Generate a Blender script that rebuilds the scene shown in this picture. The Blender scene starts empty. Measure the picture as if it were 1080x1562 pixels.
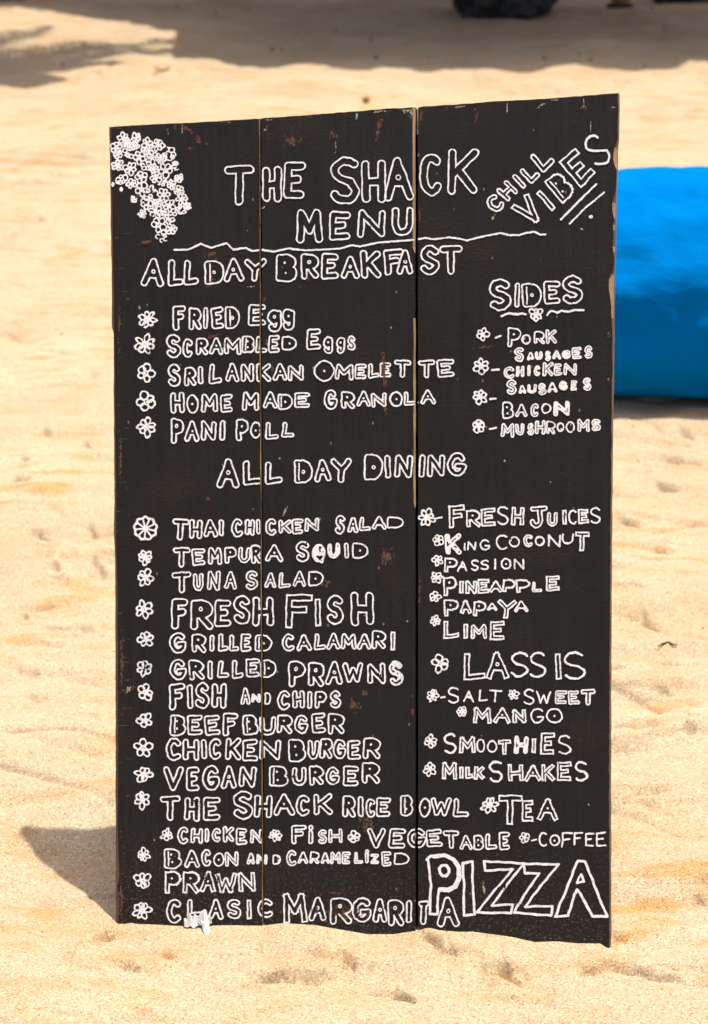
import bpy, bmesh, math, random
import numpy as np
from mathutils import Vector, Matrix

S = bpy.context.scene
COL = S.collection
random.seed(11)

# ------------------------------------------------------------------ camera
F_PX, EYE, HORIZON = 3000.0, 1.6, -300.0
PITCH = math.atan((781 - HORIZON) / F_PX)
cd = bpy.data.cameras.new("camera"); cam = bpy.data.objects.new("camera", cd); COL.objects.link(cam)
cam.location = (0, 0, EYE); cam.rotation_euler = (math.pi/2 - PITCH, 0, 0)
cd.sensor_fit = 'VERTICAL'; cd.sensor_height = 36.0; cd.lens = F_PX/1562*36.0
cd.clip_start = 0.05; cd.clip_end = 6000
cd.dof.use_dof = True; cd.dof.focus_distance = 2.86; cd.dof.aperture_fstop = 7.0
S.camera = cam

# ------------------------------------------------------------------ daylight
SUN = Vector((0.158, 0.106, 0.982)).normalized()
w = bpy.data.worlds.new("World"); S.world = w; w.use_nodes = True
nt = w.node_tree; bg = nt.nodes['Background']
sky = nt.nodes.new('ShaderNodeTexSky'); sky.sky_type = 'NISHITA'; sky.sun_disc = False
sky.sun_elevation = math.asin(SUN.z); sky.sun_rotation = math.atan2(SUN.x, SUN.y)
sky.dust_density = 4.5; sky.ozone_density = 0.3; sky.air_density = 0.7
nt.links.new(sky.outputs[0], bg.inputs[0]); bg.inputs[1].default_value = 0.15
sl = bpy.data.lights.new("sun", 'SUN'); sl.energy = 4.6; sl.angle = math.radians(0.6); sl.color = (1.0, 0.945, 0.84)
so = bpy.data.objects.new("sun", sl); COL.objects.link(so)
so.rotation_euler = SUN.to_track_quat('Z', 'Y').to_euler(); so.location = (3, 2, 20)
S.view_settings.view_transform = 'Standard'; S.view_settings.look = 'None'
S.view_settings.exposure = 0.50; S.view_settings.gamma = 1.0

# ------------------------------------------------------------------ measuring: where a sight line meets the ground or the board
CP, SP = math.cos(PITCH), math.sin(PITCH)
FW = np.array([0, CP, -SP]); UPV = np.array([0, SP, CP]); RT = np.array([1.0, 0, 0]); CAM = np.array([0, 0, EYE])
def ray(px, py):
    px = np.asarray(px, float)[..., None]; py = np.asarray(py, float)[..., None]
    return FW*F_PX + RT*(px-540) - UPV*(py-781)
def ground(px, py, z=0.0):
    d = ray(px, py); t = (z-EYE)/d[..., 2:3]
    return CAM + d*t
# the board stands leaning back, turned and slightly tilted
LEAN, YAW, ROLL = 0.33387264, 0.20812422, 0.07552005
BO = np.array([0.0086632, 2.59501, 0.0])
_u = np.array([math.cos(YAW), -math.sin(YAW), 0]); _n = np.array([-math.sin(YAW), -math.cos(YAW), 0]); _z = np.array([0, 0, 1.0])
_v = math.cos(LEAN)*_z - math.sin(LEAN)*_n
BN = math.cos(LEAN)*_n + math.sin(LEAN)*_z
BU = math.cos(ROLL)*_u + math.sin(ROLL)*_v
BV = -math.sin(ROLL)*_u + math.cos(ROLL)*_v
def on_board(px, py):
    d = ray(px, py); t = ((BO-CAM) @ BN)/(d @ BN)
    return CAM + d*t[..., None]
def uv(px, py):
    q = on_board(px, py) - BO
    return q @ BU, q @ BV

# ------------------------------------------------------------------ helpers
def tag(o, label=None, cat=None, group=None, kind=None):
    if label: o['label'] = label
    if cat: o['category'] = cat
    if group: o['group'] = group
    if kind: o['kind'] = kind
    return o
def mesh_obj(name, verts, faces, mat, parent=None, smooth=False):
    me = bpy.data.meshes.new(name)
    me.from_pydata([tuple(map(float, v)) for v in verts], [], faces); me.update()
    if smooth: me.polygons.foreach_set('use_smooth', [True]*len(me.polygons))
    o = bpy.data.objects.new(name, me); COL.objects.link(o)
    if mat: me.materials.append(mat)
    if parent: o.parent = parent
    return o
def empty(name, loc=(0, 0, 0), M=None):
    o = bpy.data.objects.new(name, None); COL.objects.link(o); o.empty_display_size = .1
    if M is not None: o.matrix_world = M
    else: o.location = loc
    return o
_perm = {}
def pn(x, y, seed=0):
    """gradient noise, vectorised, about -1..1"""
    if seed not in _perm:
        r = np.random.RandomState(seed+77); p = r.permutation(256); a = r.rand(256)*2*np.pi
        _perm[seed] = (np.concatenate([p, p]), np.cos(a), np.sin(a))
    p, gx, gy = _perm[seed]
    xi = np.floor(x).astype(int); yi = np.floor(y).astype(int); xf = x-xi; yf = y-yi
    u = xf*xf*xf*(xf*(xf*6-15)+10); v = yf*yf*yf*(yf*(yf*6-15)+10)
    def g(ix, iy, dx, dy):
        h = p[(p[ix & 255] + (iy & 255)) & 255]
        return gx[h]*dx + gy[h]*dy
    a = g(xi, yi, xf, yf); b = g(xi+1, yi, xf-1, yf); c = g(xi, yi+1, xf, yf-1); d = g(xi+1, yi+1, xf-1, yf-1)
    return 1.5*((a*(1-u)+b*u)*(1-v) + (c*(1-u)+d*u)*v)
def fbm(x, y, seed, n=4, gain=.5):
    s = 0; a = 1.0
    for i in range(n):
        s = s + a*pn(x, y, seed+i); x = x*2.03; y = y*2.03; a *= gain
    return s
def sstep(a, b, x):
    t = np.clip((x-a)/(b-a), 0, 1); return t*t*(3-2*t)

# ------------------------------------------------------------------ materials
def new_mat(name):
    m = bpy.data.materials.new(name); m.use_nodes = True
    t = m.node_tree; return m, t, t.nodes['Principled BSDF']
def N(t, kind, **kw):
    n = t.nodes.new(kind)
    for k, v in kw.items():
        if k.startswith('i_'): n.inputs[k[2:].replace('_', ' ')].default_value = v
        else: setattr(n, k, v)
    return n
def ramp(t, src, stops):
    r = t.nodes.new('ShaderNodeValToRGB'); e = r.color_ramp.elements
    while len(e) < len(stops): e.new(.5)
    for k, (p, c) in enumerate(stops):
        e[k].position = p; e[k].color = (*c, 1) if len(c) == 3 else c
    t.links.new(src, r.inputs[0]); return r
def noise(t, scale, detail=4, rough=.55, vec=None, out='Fac'):
    n = N(t, 'ShaderNodeTexNoise'); n.inputs['Scale'].default_value = scale
    n.inputs['Detail'].default_value = detail; n.inputs['Roughness'].default_value = rough
    if vec: t.links.new(vec, n.inputs['Vector'])
    return n.outputs[out]
def objco(t, scale=(1, 1, 1)):
    c = N(t, 'ShaderNodeTexCoord'); m = N(t, 'ShaderNodeMapping'); m.inputs['Scale'].default_value = scale
    t.links.new(c.outputs['Object'], m.inputs['Vector']); return m.outputs[0]
def mix(t, fac, a, b, mode='MIX'):
    n = N(t, 'ShaderNodeMix', data_type='RGBA', blend_type=mode)
    for k, v in ((0, fac), (6, a), (7, b)):
        if isinstance(v, (int, float)): n.inputs[k].default_value = v
        elif isinstance(v, tuple): n.inputs[k].default_value = (*v, 1)
        else: t.links.new(v, n.inputs[k])
    return n.outputs[2]
def bump(t, bsdf, h, strength, dist, prev=None):
    b = N(t, 'ShaderNodeBump'); b.inputs['Strength'].default_value = strength; b.inputs['Distance'].default_value = dist
    t.links.new(h, b.inputs['Height'])
    if prev: t.links.new(prev, b.inputs['Normal'])
    t.links.new(b.outputs[0], bsdf.inputs['Normal']); return b.outputs[0]

def mat_sand():
    m, t, b = new_mat('beach sand')
    v = objco(t)
    big = noise(t, 1.7, 5, .6, v)
    streak = noise(t, 6, 4, .55, objco(t, (1, 2.8, 1))); patch = noise(t, 2.1, 3, .5, v)
    c = ramp(t, big, [(.3, (.345, .256, .157)), (.7, (.400, .314, .211))]).outputs[0]
    s = ramp(t, streak, [(.50, (0, 0, 0)), (.66, (1, 1, 1))]).outputs[0]
    s = mix(t, 1.0, s, ramp(t, patch, [(.38, (.15,)*3), (.62, (.9,)*3)]).outputs[0], 'MULTIPLY')
    c = mix(t, s, c, (.375, .205, .075))
    vo = N(t, 'ShaderNodeTexVoronoi'); vo.inputs['Scale'].default_value = 520; t.links.new(v, vo.inputs['Vector'])
    sep = N(t, 'ShaderNodeSeparateColor'); t.links.new(vo.outputs['Color'], sep.inputs[0])
    g = ramp(t, sep.outputs[0], [(0, (.50, .40, .30)), (.10, (.80, .75, .68)), (.5, (1, 1, 1)), (.86, (1.13, 1.15, 1.19)), (1, (1.6, 1.7, 1.85))]).outputs[0]
    c = mix(t, 1.0, c, g, 'MULTIPLY')
    dk = N(t, 'ShaderNodeTexVoronoi'); dk.inputs['Scale'].default_value = 55; t.links.new(v, dk.inputs['Vector'])
    dots = ramp(t, dk.outputs['Distance'], [(.035, (1, 1, 1)), (.06, (0, 0, 0))]).outputs[0]
    c = mix(t, dots, c, (.12, .07, .035))
    t.links.new(c, b.inputs['Base Color']); b.inputs['Roughness'].default_value = .95
    b.inputs['Specular IOR Level'].default_value = .15
    p = bump(t, b, vo.outputs['Distance'], .14, .0010)
    p = bump(t, b, noise(t, 120, 4, .65, v), .18, .004, p)
    return m
def mat_board():
    m, t, b = new_mat('weathered black board paint')
    grain = noise(t, 1, 6, .6, objco(t, (95, 3.0, 30)))
    blot = noise(t, 5.5, 5, .6, objco(t))
    c = ramp(t, grain, [(.28, (.0074, .0065, .0055)), (.55, (.0100, .0089, .0076)), (.80, (.0150, .0134, .0116))]).outputs[0]
    bm = ramp(t, blot, [(.56, (0, 0, 0)), (.75, (1, 1, 1))]).outputs[0]
    c = mix(t, bm, c, (.022, .0135, .0090))
    fine = noise(t, 1, 3, .7, objco(t, (420, 16, 60)))
    sc = ramp(t, fine, [(.70, (0, 0, 0)), (.82, (1, 1, 1))]).outputs[0]
    m2 = mix(t, 1.0, sc, bm, 'MULTIPLY')
    c = mix(t, m2, c, (.095, .045, .025))
    # small nicks through the paint
    vo = N(t, 'ShaderNodeTexVoronoi'); vo.inputs['Scale'].default_value = 34; t.links.new(objco(t, (1, .6, 1)), vo.inputs['Vector'])
    nk = ramp(t, vo.outputs['Distance'], [(.035, (1, 1, 1)), (.06, (0, 0, 0))]).outputs[0]
    c = mix(t, nk, c, (.16, .13, .10))
    # long pale rub marks with the grain, and dull greyed areas
    rub = noise(t, 1, 4, .7, objco(t, (260, 9, 40))); area = noise(t, 3.2, 4, .6, objco(t, (1, .7, 1)))
    rm = mix(t, 1.0, ramp(t, rub, [(.56, (0, 0, 0)), (.74, (1, 1, 1))]).outputs[0], ramp(t, area, [(.44, (0, 0, 0)), (.62, (1, 1, 1))]).outputs[0], 'MULTIPLY')
    c = mix(t, rm, c, (.034, .029, .025))
    sawm = noise(t, 1, 3, .6, objco(t, (16, 330, 10)))
    sm = mix(t, 1.0, ramp(t, sawm, [(.60, (0, 0, 0)), (.74, (1, 1, 1))]).outputs[0], ramp(t, area, [(.40, (1, 1, 1)), (.52, (0, 0, 0))]).outputs[0], 'MULTIPLY')
    c = mix(t, sm, c, (.024, .0165, .012))
    # dusty sand blown on the lower end
    co = N(t, 'ShaderNodeTexCoord'); sx = N(t, 'ShaderNodeSeparateXYZ'); t.links.new(co.outputs['Object'], sx.inputs[0])
    low = N(t, 'ShaderNodeMapRange'); t.links.new(sx.outputs['Y'], low.inputs[0])
    for k, vv in ((1, .16), (2, -.02), (3, 0), (4, 1)): low.inputs[k].default_value = vv
    du = mix(t, 1.0, low.outputs[0], ramp(t, noise(t, 240, 3, .7, objco(t)), [(.55, (0, 0, 0)), (.70, (.8, .8, .8))]).outputs[0], 'MULTIPLY')
    c = mix(t, du, c, (.20, .135, .075))
    t.links.new(c, b.inputs['Base Color'])
    r = ramp(t, blot, [(.3, (.52,)*3), (.7, (.72,)*3)]).outputs[0]
    t.links.new(r, b.inputs['Roughness']); b.inputs['Specular IOR Level'].default_value = .25
    p = bump(t, b, grain, .22, .0012)
    peel = noise(t, 260, 3, .6, objco(t, (1, 1, 1)))
    pm = mix(t, 1.0, peel, ramp(t, blot, [(.45, (0, 0, 0)), (.65, (1, 1, 1))]).outputs[0], 'MULTIPLY')
    saw = noise(t, 1, 2, .5, objco(t, (4, 230, 4)))
    p = bump(t, b, pm, .7, .0016, p)
    p = bump(t, b, saw, .22, .0008, p)
    return m
def mat_wood(name, a, c_, sc=(70, 4, 70), rough=.8):
    m, t, b = new_mat(name)
    g = noise(t, 1, 6, .65, objco(t, sc))
    c = ramp(t, g, [(.3, a), (.7, c_)]).outputs[0]
    t.links.new(c, b.inputs['Base Color']); b.inputs['Roughness'].default_value = rough
    bump(t, b, g, .5, .002); return m
def mat_plain(name, a, c_, scale=20, rough=.7, bs=.3, bd=.002):
    m, t, b = new_mat(name)
    g = noise(t, scale, 5, .6, objco(t))
    c = ramp(t, g, [(.35, a), (.65, c_)]).outputs[0]
    t.links.new(c, b.inputs['Base Color']); b.inputs['Roughness'].default_value = rough
    bump(t, b, g, bs, bd); return m
M_SAND = mat_sand(); M_BOARD = mat_board()
M_BARE = mat_wood('bare plank wood', (.20, .105, .045), (.42, .27, .14), (40, 6, 40))
M_EDGE = mat_wood('weathered plank edge', (.055, .028, .014), (.17, .095, .048), (40, 6, 40))
M_BATTEN = mat_wood('batten wood', (.20, .12, .06), (.33, .21, .12), (4, 50, 50))
def mat_paint():
    m, t, b = new_mat('white marker paint')
    v = objco(t)
    a = noise(t, 150, 4, .6, v); d = noise(t, 38, 3, .55, v); e = noise(t, 520, 2, .6, v)
    c = ramp(t, a, [(.3, (.70, .695, .68)), (.6, (.90, .895, .885))]).outputs[0]
    k = mix(t, 1.0, ramp(t, e, [(.50, (0, 0, 0)), (.66, (1, 1, 1))]).outputs[0], ramp(t, d, [(.50, (0, 0, 0)), (.68, (.75, .75, .75))]).outputs[0], 'MULTIPLY')
    c = mix(t, k, c, (.13, .125, .115))     # where the brush ran dry the board shows through
    t.links.new(c, b.inputs['Base Color']); b.inputs['Roughness'].default_value = .6
    bump(t, b, a, .3, .0006); return m
M_WHITE = mat_paint()
M_RED = mat_plain('worn red undercoat', (.075, .018, .012), (.13, .035, .022), 160, .8)
M_BROWN = mat_plain('worn brown wood', (.060, .026, .014), (.13, .062, .032), 160, .8)
M_PALE = mat_plain('pale scuffed wood', (.22, .17, .12), (.40, .34, .26), 160, .8)
# Every written line on the board: (words, style, [letter boxes]) measured in the board's own layout units
# box = char x0 x1 y0 y1 ; style: b bubble, q angular bubble, s single stroke, t thick small hand, h heavy filled
LINES=[
("THE",'b',"T 342.5 388.7 252 313|H 400 430 254 308|E 433 465.5 247 304"),
("SHACK",'b',"S 502 551 239 312|H 551 589 244 310|A 585 630 239 307|C 638.5 676 234 299|K 682.5 730 227 297"),
("MENU",'b',"M 452 492 319 372|E 502 535 322 367|N 545 589 320 362|U 597 631 316 360"),
("ALL DAY BREAKFAST",'b',"A 216 251 394 438|L 256 280 396 437|L 279.5 303 396 436|D 312 342.5 397 434|A 341 372 394 430|Y 372 407 394 430|B 420.5 455 387 430|R 459 487 387 426|E 490 517 386 426|A 520 549 390 426|K 550 581 382 425|F 586 616 379 420|A 605 631 381 419|S 640 672 374 420|T 670 706 374 419"),
("FRIED EGG",'b',"F 263 284 465.4 504|R 288 308 469 503|I 310 318 469 502|E 322 341.5 468 502|D 343 366 467 502|E 379 406 464 497.5|g 407.6 431 471.5 507|g 430 451 471 504.5"),
("SCRAMBLED EGGS",'b',"S 253 277 510 546|C 278 295 516.5 546|R 299 318 515 542|A 319 341 515 541|M 341.5 369 515 541|B 369 389.5 512 539|L 389.5 407.6 513 539|E 409 427 511 538.5|D 430 453 513 534.5|E 467.5 490 501 534|g 493 509 513 540|g 513 527 514 540|S 529.5 543 512 535"),
("SRI LANKAN OMELETTE",'b',"S 255 277 555 590|R 281 300 560 589|I 301 311 558 586|L 318 339 555 586|A 343.5 365 553 582.6|N 367 388 554.6 582.6|K 391 414 554 582.6|A 416 439 554 581|N 439 463.5 556.5 581|O 479 510.7 549.6 582|M 510.7 540 555 580|E 541 559.5 555 578.5|L 561 579 554 577|E 579 597 552.7 576|T 601 628 548.6 576|T 638 664 548.6 577|E 666.5 693 547.7 576"),
("HOME MADE GRANOLA",'b',"H 260 282 597.6 630.6|O 284.5 303 602 631|M 306.5 333 600 629|E 336 355 601 630|M 369.5 396 598 627|A 401 424 597 623|D 423.5 447 600.6 625|E 449 473 598 622.6|G 494 515 594 625|R 520 542 597 624|A 543.7 566 596 620|N 566 590 599 621|O 594 614.6 597 621|L 615.5 638 597 619|A 640.7 665 594 617"),
("PANI POLL",'b',"P 260.6 281 638 677|A 281 305 642 674|N 306.5 330 642 672|I 334 345 641 672|P 359.6 380 639 673|O 381.7 398.5 643.5 669|L 404.6 425.7 644 671|L 429.7 449 643 668"),
("ALL DAY DINING",'b',"A 330 366 700 745|L 370 399 702 741|L 403.6 431 704 739|D 448.6 477.6 701 737.5|A 479 506 700 735|Y 505 537.4 699 736.6|D 555 584.6 692 733|I 586 597 693.5 729.7|N 602 630 693.5 729|I 638.5 649 693 729|N 652 679 693 727|G 682 712 690 726.5"),
("SIDES",'b',"S 745 781 425 474|I 784.5 793 431 469.5|D 796 827 432 469|E 829 855 428 464.5|S 857 890 420 464"),
("PORK",'t',"P 774 795 500 530.5|O 795 810 510 525.5|R 814.5 831 505 525|K 832.5 849.5 502.5 524"),
("SAUSAGES",'t',"S 784 800 529.5 552|A 804 815 537 549.5|U 816 827.5 536 549.5|S 831 841 535 551|A 842 856 534 548|G 857 871 534 547.5|E 872.5 887.5 529.5 548|S 891 904.5 527.5 547.5"),
("CHICKEN",'t',"C 768 786 559 578|H 787 800 558 575|I 801 812.5 557 574|C 814 825 557.5 574|K 827.5 845 552.5 574|E 845 857.5 554.5 573|N 860 880 554 572.5"),
("SAUSAGES",'t',"S 772 789 579 602|A 791 802.5 587.5 600.5|U 804 819 586 600.5|S 821 834 584.5 603|A 835 850 583 599|G 852.5 866 581 596|E 870.5 880.5 580 596|S 889 902.5 576 596"),
("BACON",'t',"B 766 784 612.5 639|A 786 805 616 636|C 809 822.5 615.5 636|O 825 841 615 631|N 844 869.5 612 634.5 h"),
("MUSHROOMS",'t',"M 764 785 646 667|U 786 800 646 664|S 804 815 645.5 664|H 816 832.5 641 662.5|R 833 847.5 642 662|O 849 861 644 659|O 863 877 642.5 660|M 880 900 639 659|S 902 917 639 658"),
("THAI CHICKEN SALAD",'b',"T 262.6 288.5 791 825|H 288.5 309 792 822.5|A 310 332.5 792 820|I 332 343.6 792 818|C 352.4 372 791 820|H 373.7 389 792 817|I 389.5 399 792 815|C 404 423 791 817|K 425 445 792.5 814|E 445 463 791 815|N 464.6 487 790 811|S 511 527 786 815|A 530 547 788 812.5|L 547.7 566 787.7 810.6|A 567 590 787 808|D 590 616 788.4 806"),
("TEMPURA SQUID",'b',"T 263.7 291 834.5 866.5|E 292.7 313.5 836.4 863|M 317 339 834.5 861|P 342.5 362 834 860|U 363 382.5 834.5 859|R 382.5 399.6 831 860|A 405 432 830 857|S 450.7 473 825 857.5|Q 476 497 830 857.5 h|U 499.5 519 828.6 852 h|I 523 534.4 828 852|D 537 562 828 852"),
("TUNA SALAD",'t',"T 262.6 292.7 871.6 905.4 b|U 294.5 311 874.6 901.7|N 316 336.7 870.6 900.7|A 341.8 362 871 899|S 374 394.5 870 900|A 403.5 422 873 897|L 425 443.4 873.6 897|A 446 467.5 871 895|D 470 494 871 894"),
("FRESH FISH",'b',"F 261.4 287.6 911.6 960|R 290.4 325.6 915 961|E 327.4 353 914 957|S 355.6 383 908 953|H 385.3 418 910.5 955|F 435.7 476 906 958.6 q|I 478 492 914 955.5 q|S 498 525 907 952.6|H 535 570.5 902.5 954"),
("GRILLED CALAMARI",'b',"G 258.4 284.6 964 997|R 292.7 314.7 966.5 996|I 318 328.6 968 994|L 332.5 348.7 966 994|L 349.4 365 968 994|E 367 384 966 994|D 388.7 415.4 968 994|C 429.7 450 966.5 994|A 452 475.5 967.5 993|L 479 498 966.5 991.6|A 498 520 965 991|M 520 544 966 991|A 544.6 567 966 990.6|R 567 589 961.7 990|I 592.7 606 963.4 992 q"),
("GRILLED PRAWNS",'b',"G 259 284.6 1005 1037.4|R 288 311.7 1006.6 1037.4|I 315.4 326 1007.8 1036.7|L 331.6 351 1007 1034.4|L 353.3 371.4 1006.6 1035.6|E 375 396.4 1004 1033|D 397 421.8 1006 1033.4|P 440 466.5 1007.7 1048|R 470 495.4 1010 1047.4|A 496.4 523.6 1008.4 1044.5|W 522.4 555 1010 1041.4|N 560 588.6 1011 1043|S 593 615.8 1007.7 1046 h"),
("FISH AND CHIPS",'b',"F 258 283 1042 1083.7|I 285 295 1044 1081|S 297 320.5 1041 1080.7|H 322.8 346 1042 1080|A 366.8 382.5 1049 1074.4 t|N 383.4 398 1057.5 1072 t|D 403.5 413.5 1056 1075 t|C 422.5 444 1053.4 1083|H 446 465 1052.7 1080.6|I 466.6 479 1054 1081|P 480 499 1054 1081|S 503 521 1053.4 1080.6"),
("BEEF BURGER",'b',"B 259 284.6 1090 1122.4|E 285.7 309 1090 1121.7|E 311.7 336 1090.6 1121.7|F 339.4 363.3 1087 1123|B 370 394.5 1090 1121.7|U 395.3 421.3 1092.7 1122|R 422.5 446.6 1090 1119|G 449 470.6 1090 1119.6|E 475.5 497 1087 1119|R 500 526 1087.8 1119.6"),
("CHICKEN BURGER",'b',"C 252 278 1125.4 1161|H 279 304 1127 1160|I 306.6 316.3 1127 1158|C 318 338.5 1126 1158.7|K 343.6 368.6 1125.4 1159.4|E 369.5 393.4 1127.7 1161.7|N 395.3 428.5 1128 1159.3|B 440 467.5 1127.3 1162.5|U 469 487.5 1128.8 1158.6|R 487.5 508 1125.6 1157|G 508 528.4 1127.3 1158|E 530 550.8 1128.8 1159.3|R 553.7 581.4 1125 1157.7"),
("VEGAN BURGER",'b',"V 248.7 281 1168.7 1206.9|E 284 304.7 1169.4 1206.9|G 308.4 335.5 1167 1206.4|A 337 361.7 1168 1202.7|N 364 391 1169.4 1201|B 410.5 441 1168 1200.3|U 445 468 1170 1198.6|R 471.4 494 1167.8 1197.9|G 496.6 518.8 1169.7 1197.9|E 523.6 547.7 1168 1199.5|R 551.8 580 1162.5 1195.5"),
("THE SHACK RICE BOWL",'b',"T 244 276 1213.6 1252|H 281 304.7 1216 1252.5|E 309.4 336 1215.5 1252|S 354.7 387.6 1206 1250|H 388 415.8 1212 1248|A 417 449.7 1210 1244.5|C 451 473.8 1212.4 1245|K 478.4 507.7 1210.7 1243|R 522.6 542.7 1213.5 1247|I 543.6 557 1215 1246|C 557 573.7 1218 1247.4|E 573.7 596 1216.4 1246|B 610.4 630.5 1212.4 1245|O 639.5 657 1217 1246.7|W 657 688.6 1216 1245|L 691 716 1217 1246.7"),
("TEA",'q',"T 761 796 1212 1257.7|E 796 813.6 1220 1253.6|A 819 851.4 1218 1251.4"),
("CHICKEN",'b',"C 270 289 1260.6 1288|H 291 310 1263 1286.8|I 310 321.6 1263 1285|C 322.8 337.8 1263 1285|K 340 357.5 1260.6 1285|E 360 377 1263 1289|N 381.8 400.8 1265 1286 t"),
("FISH",'t',"F 444.5 468 1258 1287 b|i 469 479.5 1258 1287.6|S 484.7 499.6 1265 1287.6|H 501 522.6 1264 1286"),
("VEGETABLE",'b',"V 560 588.6 1263 1294|E 593 619 1263 1294|G 621 651 1263 1294|E 650 675 1265 1292|T 676 701 1266 1295.5|A 701 721 1273.4 1296.4 t|B 722 739 1273.4 1297 t|L 739.6 758.5 1271 1296|E 761 778 1268.7 1297"),
("COFFEE",'s',"C 821.5 835.7 1268.7 1291.4|O 838 854.6 1272.5 1290.8|F 856.8 873.5 1269 1293|F 875 889 1268.7 1290|E 892.4 906.5 1270 1291|E 909 924.8 1269 1291.4"),
("BACON AND CARAMELIZED",'t',"B 250 278 1294 1325.4 b|A 281 304.7 1296.5 1324 b|C 306.6 323 1295 1322 b|O 325.6 342.5 1300 1322|N 343 364 1299 1321.5|A 376.5 389.4 1300 1318.5|N 391 408.4 1303 1318.5|D 415.8 428.7 1303.4 1319|C 436 453.7 1296.8 1321.5|A 454.6 470.4 1299 1317.7|R 472.7 487.6 1298.5 1317.7|A 489 503.4 1300.5 1317.7|M 503.4 520.6 1299 1317.7|E 521.5 535 1298.5 1318.6|L 540 554 1299 1317.7|i 555 564.5 1294.8 1317|Z 565 578 1302 1317.7|E 581.7 597 1298.5 1321.5|D 601 624.8 1300.5 1319"),
("PRAWN",'q',"P 251.5 276 1329 1362.5|R 278.8 304 1329.4 1362.5|A 305.4 330 1329.4 1361|W 328.6 361.7 1331.7 1361.8|N 363.3 390 1330.7 1360"),
("CLASIC MARGARITA",'b',"C 253 278 1371 1408.8|L 285 307.7 1371.7 1399.5|A 317.7 341.3 1371.7 1403|S 346 368.6 1371 1401.8|I 373 387 1372.4 1401.8 q|C 392.3 418 1370.8 1400|M 431.6 468 1362.8 1407.6 q|A 470.4 499 1367.4 1405|R 503.4 537.8 1369.4 1410.4|G 537 567.4 1368.5 1407.6|A 568.5 591 1370 1407.6|R 591.5 616.8 1371.4 1413|I 619 628.8 1373 1407.6|T 637.8 655 1373 1410.4|A 665.7 701 1368 1414"),
("FRESH JUICES",'q',"F 684.6 709 770 806|R 711 732.6 778 804|E 734 755.7 775 803|S 757.8 776.4 772 801 s|H 780 800 773.7 801|J 806.7 836 772 805|U 834 851 781 803 t|I 857 865 778 800|C 866.5 880.7 777 800 s|E 882 898 776 799|S 900 917 773.7 799 s"),
("KING COCONUT",'t',"K 679 704 813.7 846 h|I 706.5 711.5 828 840 s|N 713 726.7 825.6 839.5 s|G 732 748 822.6 839.5 s|C 756 775.6 815 839 s|O 776.4 793 818 835|C 798 814 815 834.4|O 815.6 831 817.6 833|N 836 855.6 815.8 834.4 s|U 857 875 813.7 830 s|T 877 899 810.7 841 q"),
("PASSION",'s',"P 677.8 697.6 850.7 873 q|A 697.6 713 855 872|S 717.8 731 853.7 871|S 733 747 853.7 870|I 752 758.7 852 869|O 763.7 780 851 869|N 783.6 800 852 869"),
("PINEAPPLE",'q',"P 676 697 880 908.5|I 700 708 885.7 905.5|N 710 728 886 905.5|E 729 746 882.7 905.5|A 746 766.7 886 903.5|P 766.7 786 884 903.5|P 787.4 808 884 904|L 811 827.4 887 903.5 t|E 833 853.5 878 901.7"),
("PAPAYA",'q',"P 677 700 914.4 939.6|A 701.5 719 916 936|P 722 741 917.4 939.6|A 743 758.7 919 932 t|Y 759 787.4 915 943|A 784.4 806 916 934 t"),
("LIME",'q',"L 676 700.6 947 973.7|I 705 716 951.5 973.7|M 718 743 952 974.6 t|E 747.4 769.6 947 976.7"),
("LASSIS",'q',"L 706.5 740 996.5 1037.4|A 741.5 775.6 995 1036|S 778.5 808 994.4 1033 s|S 807 834 994.4 1034.4 s|I 845.8 857.6 997 1037|S 859.4 894 993.6 1037 s"),
("SALT",'s',"S 683 701.5 1047.8 1073|A 706.5 723.7 1053.7 1071|L 730 745 1051 1070|T 746 765.8 1052 1071"),
("SWEET",'s',"S 797.8 816 1050.7 1075|W 818 840.7 1054 1073|E 846.7 865 1053 1074 t|E 866.5 883.7 1053 1075 t|T 886 909 1051 1076 b"),
("MANGO",'q',"M 722 750 1079 1103.5|A 752.7 779.4 1080 1102.6|N 781.5 803 1082 1102.6|G 809 829.8 1080 1103.5 s|O 833 858.5 1080 1103.5 b"),
("SMOOTHIES",'q',"S 676 697 1118 1150 s|M 700.6 726 1123 1149|O 726.7 740 1127 1148 t|O 743 758.7 1129 1148 t|T 760 779.4 1128 1151|H 784.4 806 1122.4 1150 h|I 809.6 819 1126 1149|E 824.4 845.8 1117.4 1151|S 850.5 872.4 1121 1151 s"),
("MILK",'q',"M 674 697.6 1163 1188.5|I 700 708 1170 1187.6|L 709.5 722 1169.5 1187.6|K 723 739 1168.7 1188.5"),
("SHAKES",'q',"S 745 767.6 1159.8 1193.6 s|H 774.7 798.4 1165.7 1191.5|A 800 826 1167 1191.5|K 826 845.8 1166 1191.5|E 849.6 872 1162 1191.5|S 876 898 1161 1192 s"),
]
# slanted words: char cx cy w h angle
SLANT=[("CHILL",'b',"C 755.3 310.3 24 28 42|H 773.5 291.5 24 27 42|I 792 276.7 15 27 42|L 808 264.4 21 29 42|L 827.5 243.7 27 34 42"),
("VIBES",'q',"V 806 321 34 43 40|I 833 306 12 36 42|B 855 285 30 43 40|E 881.5 256 33 52 38|S 911 229 31 50 28 s")]
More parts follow.
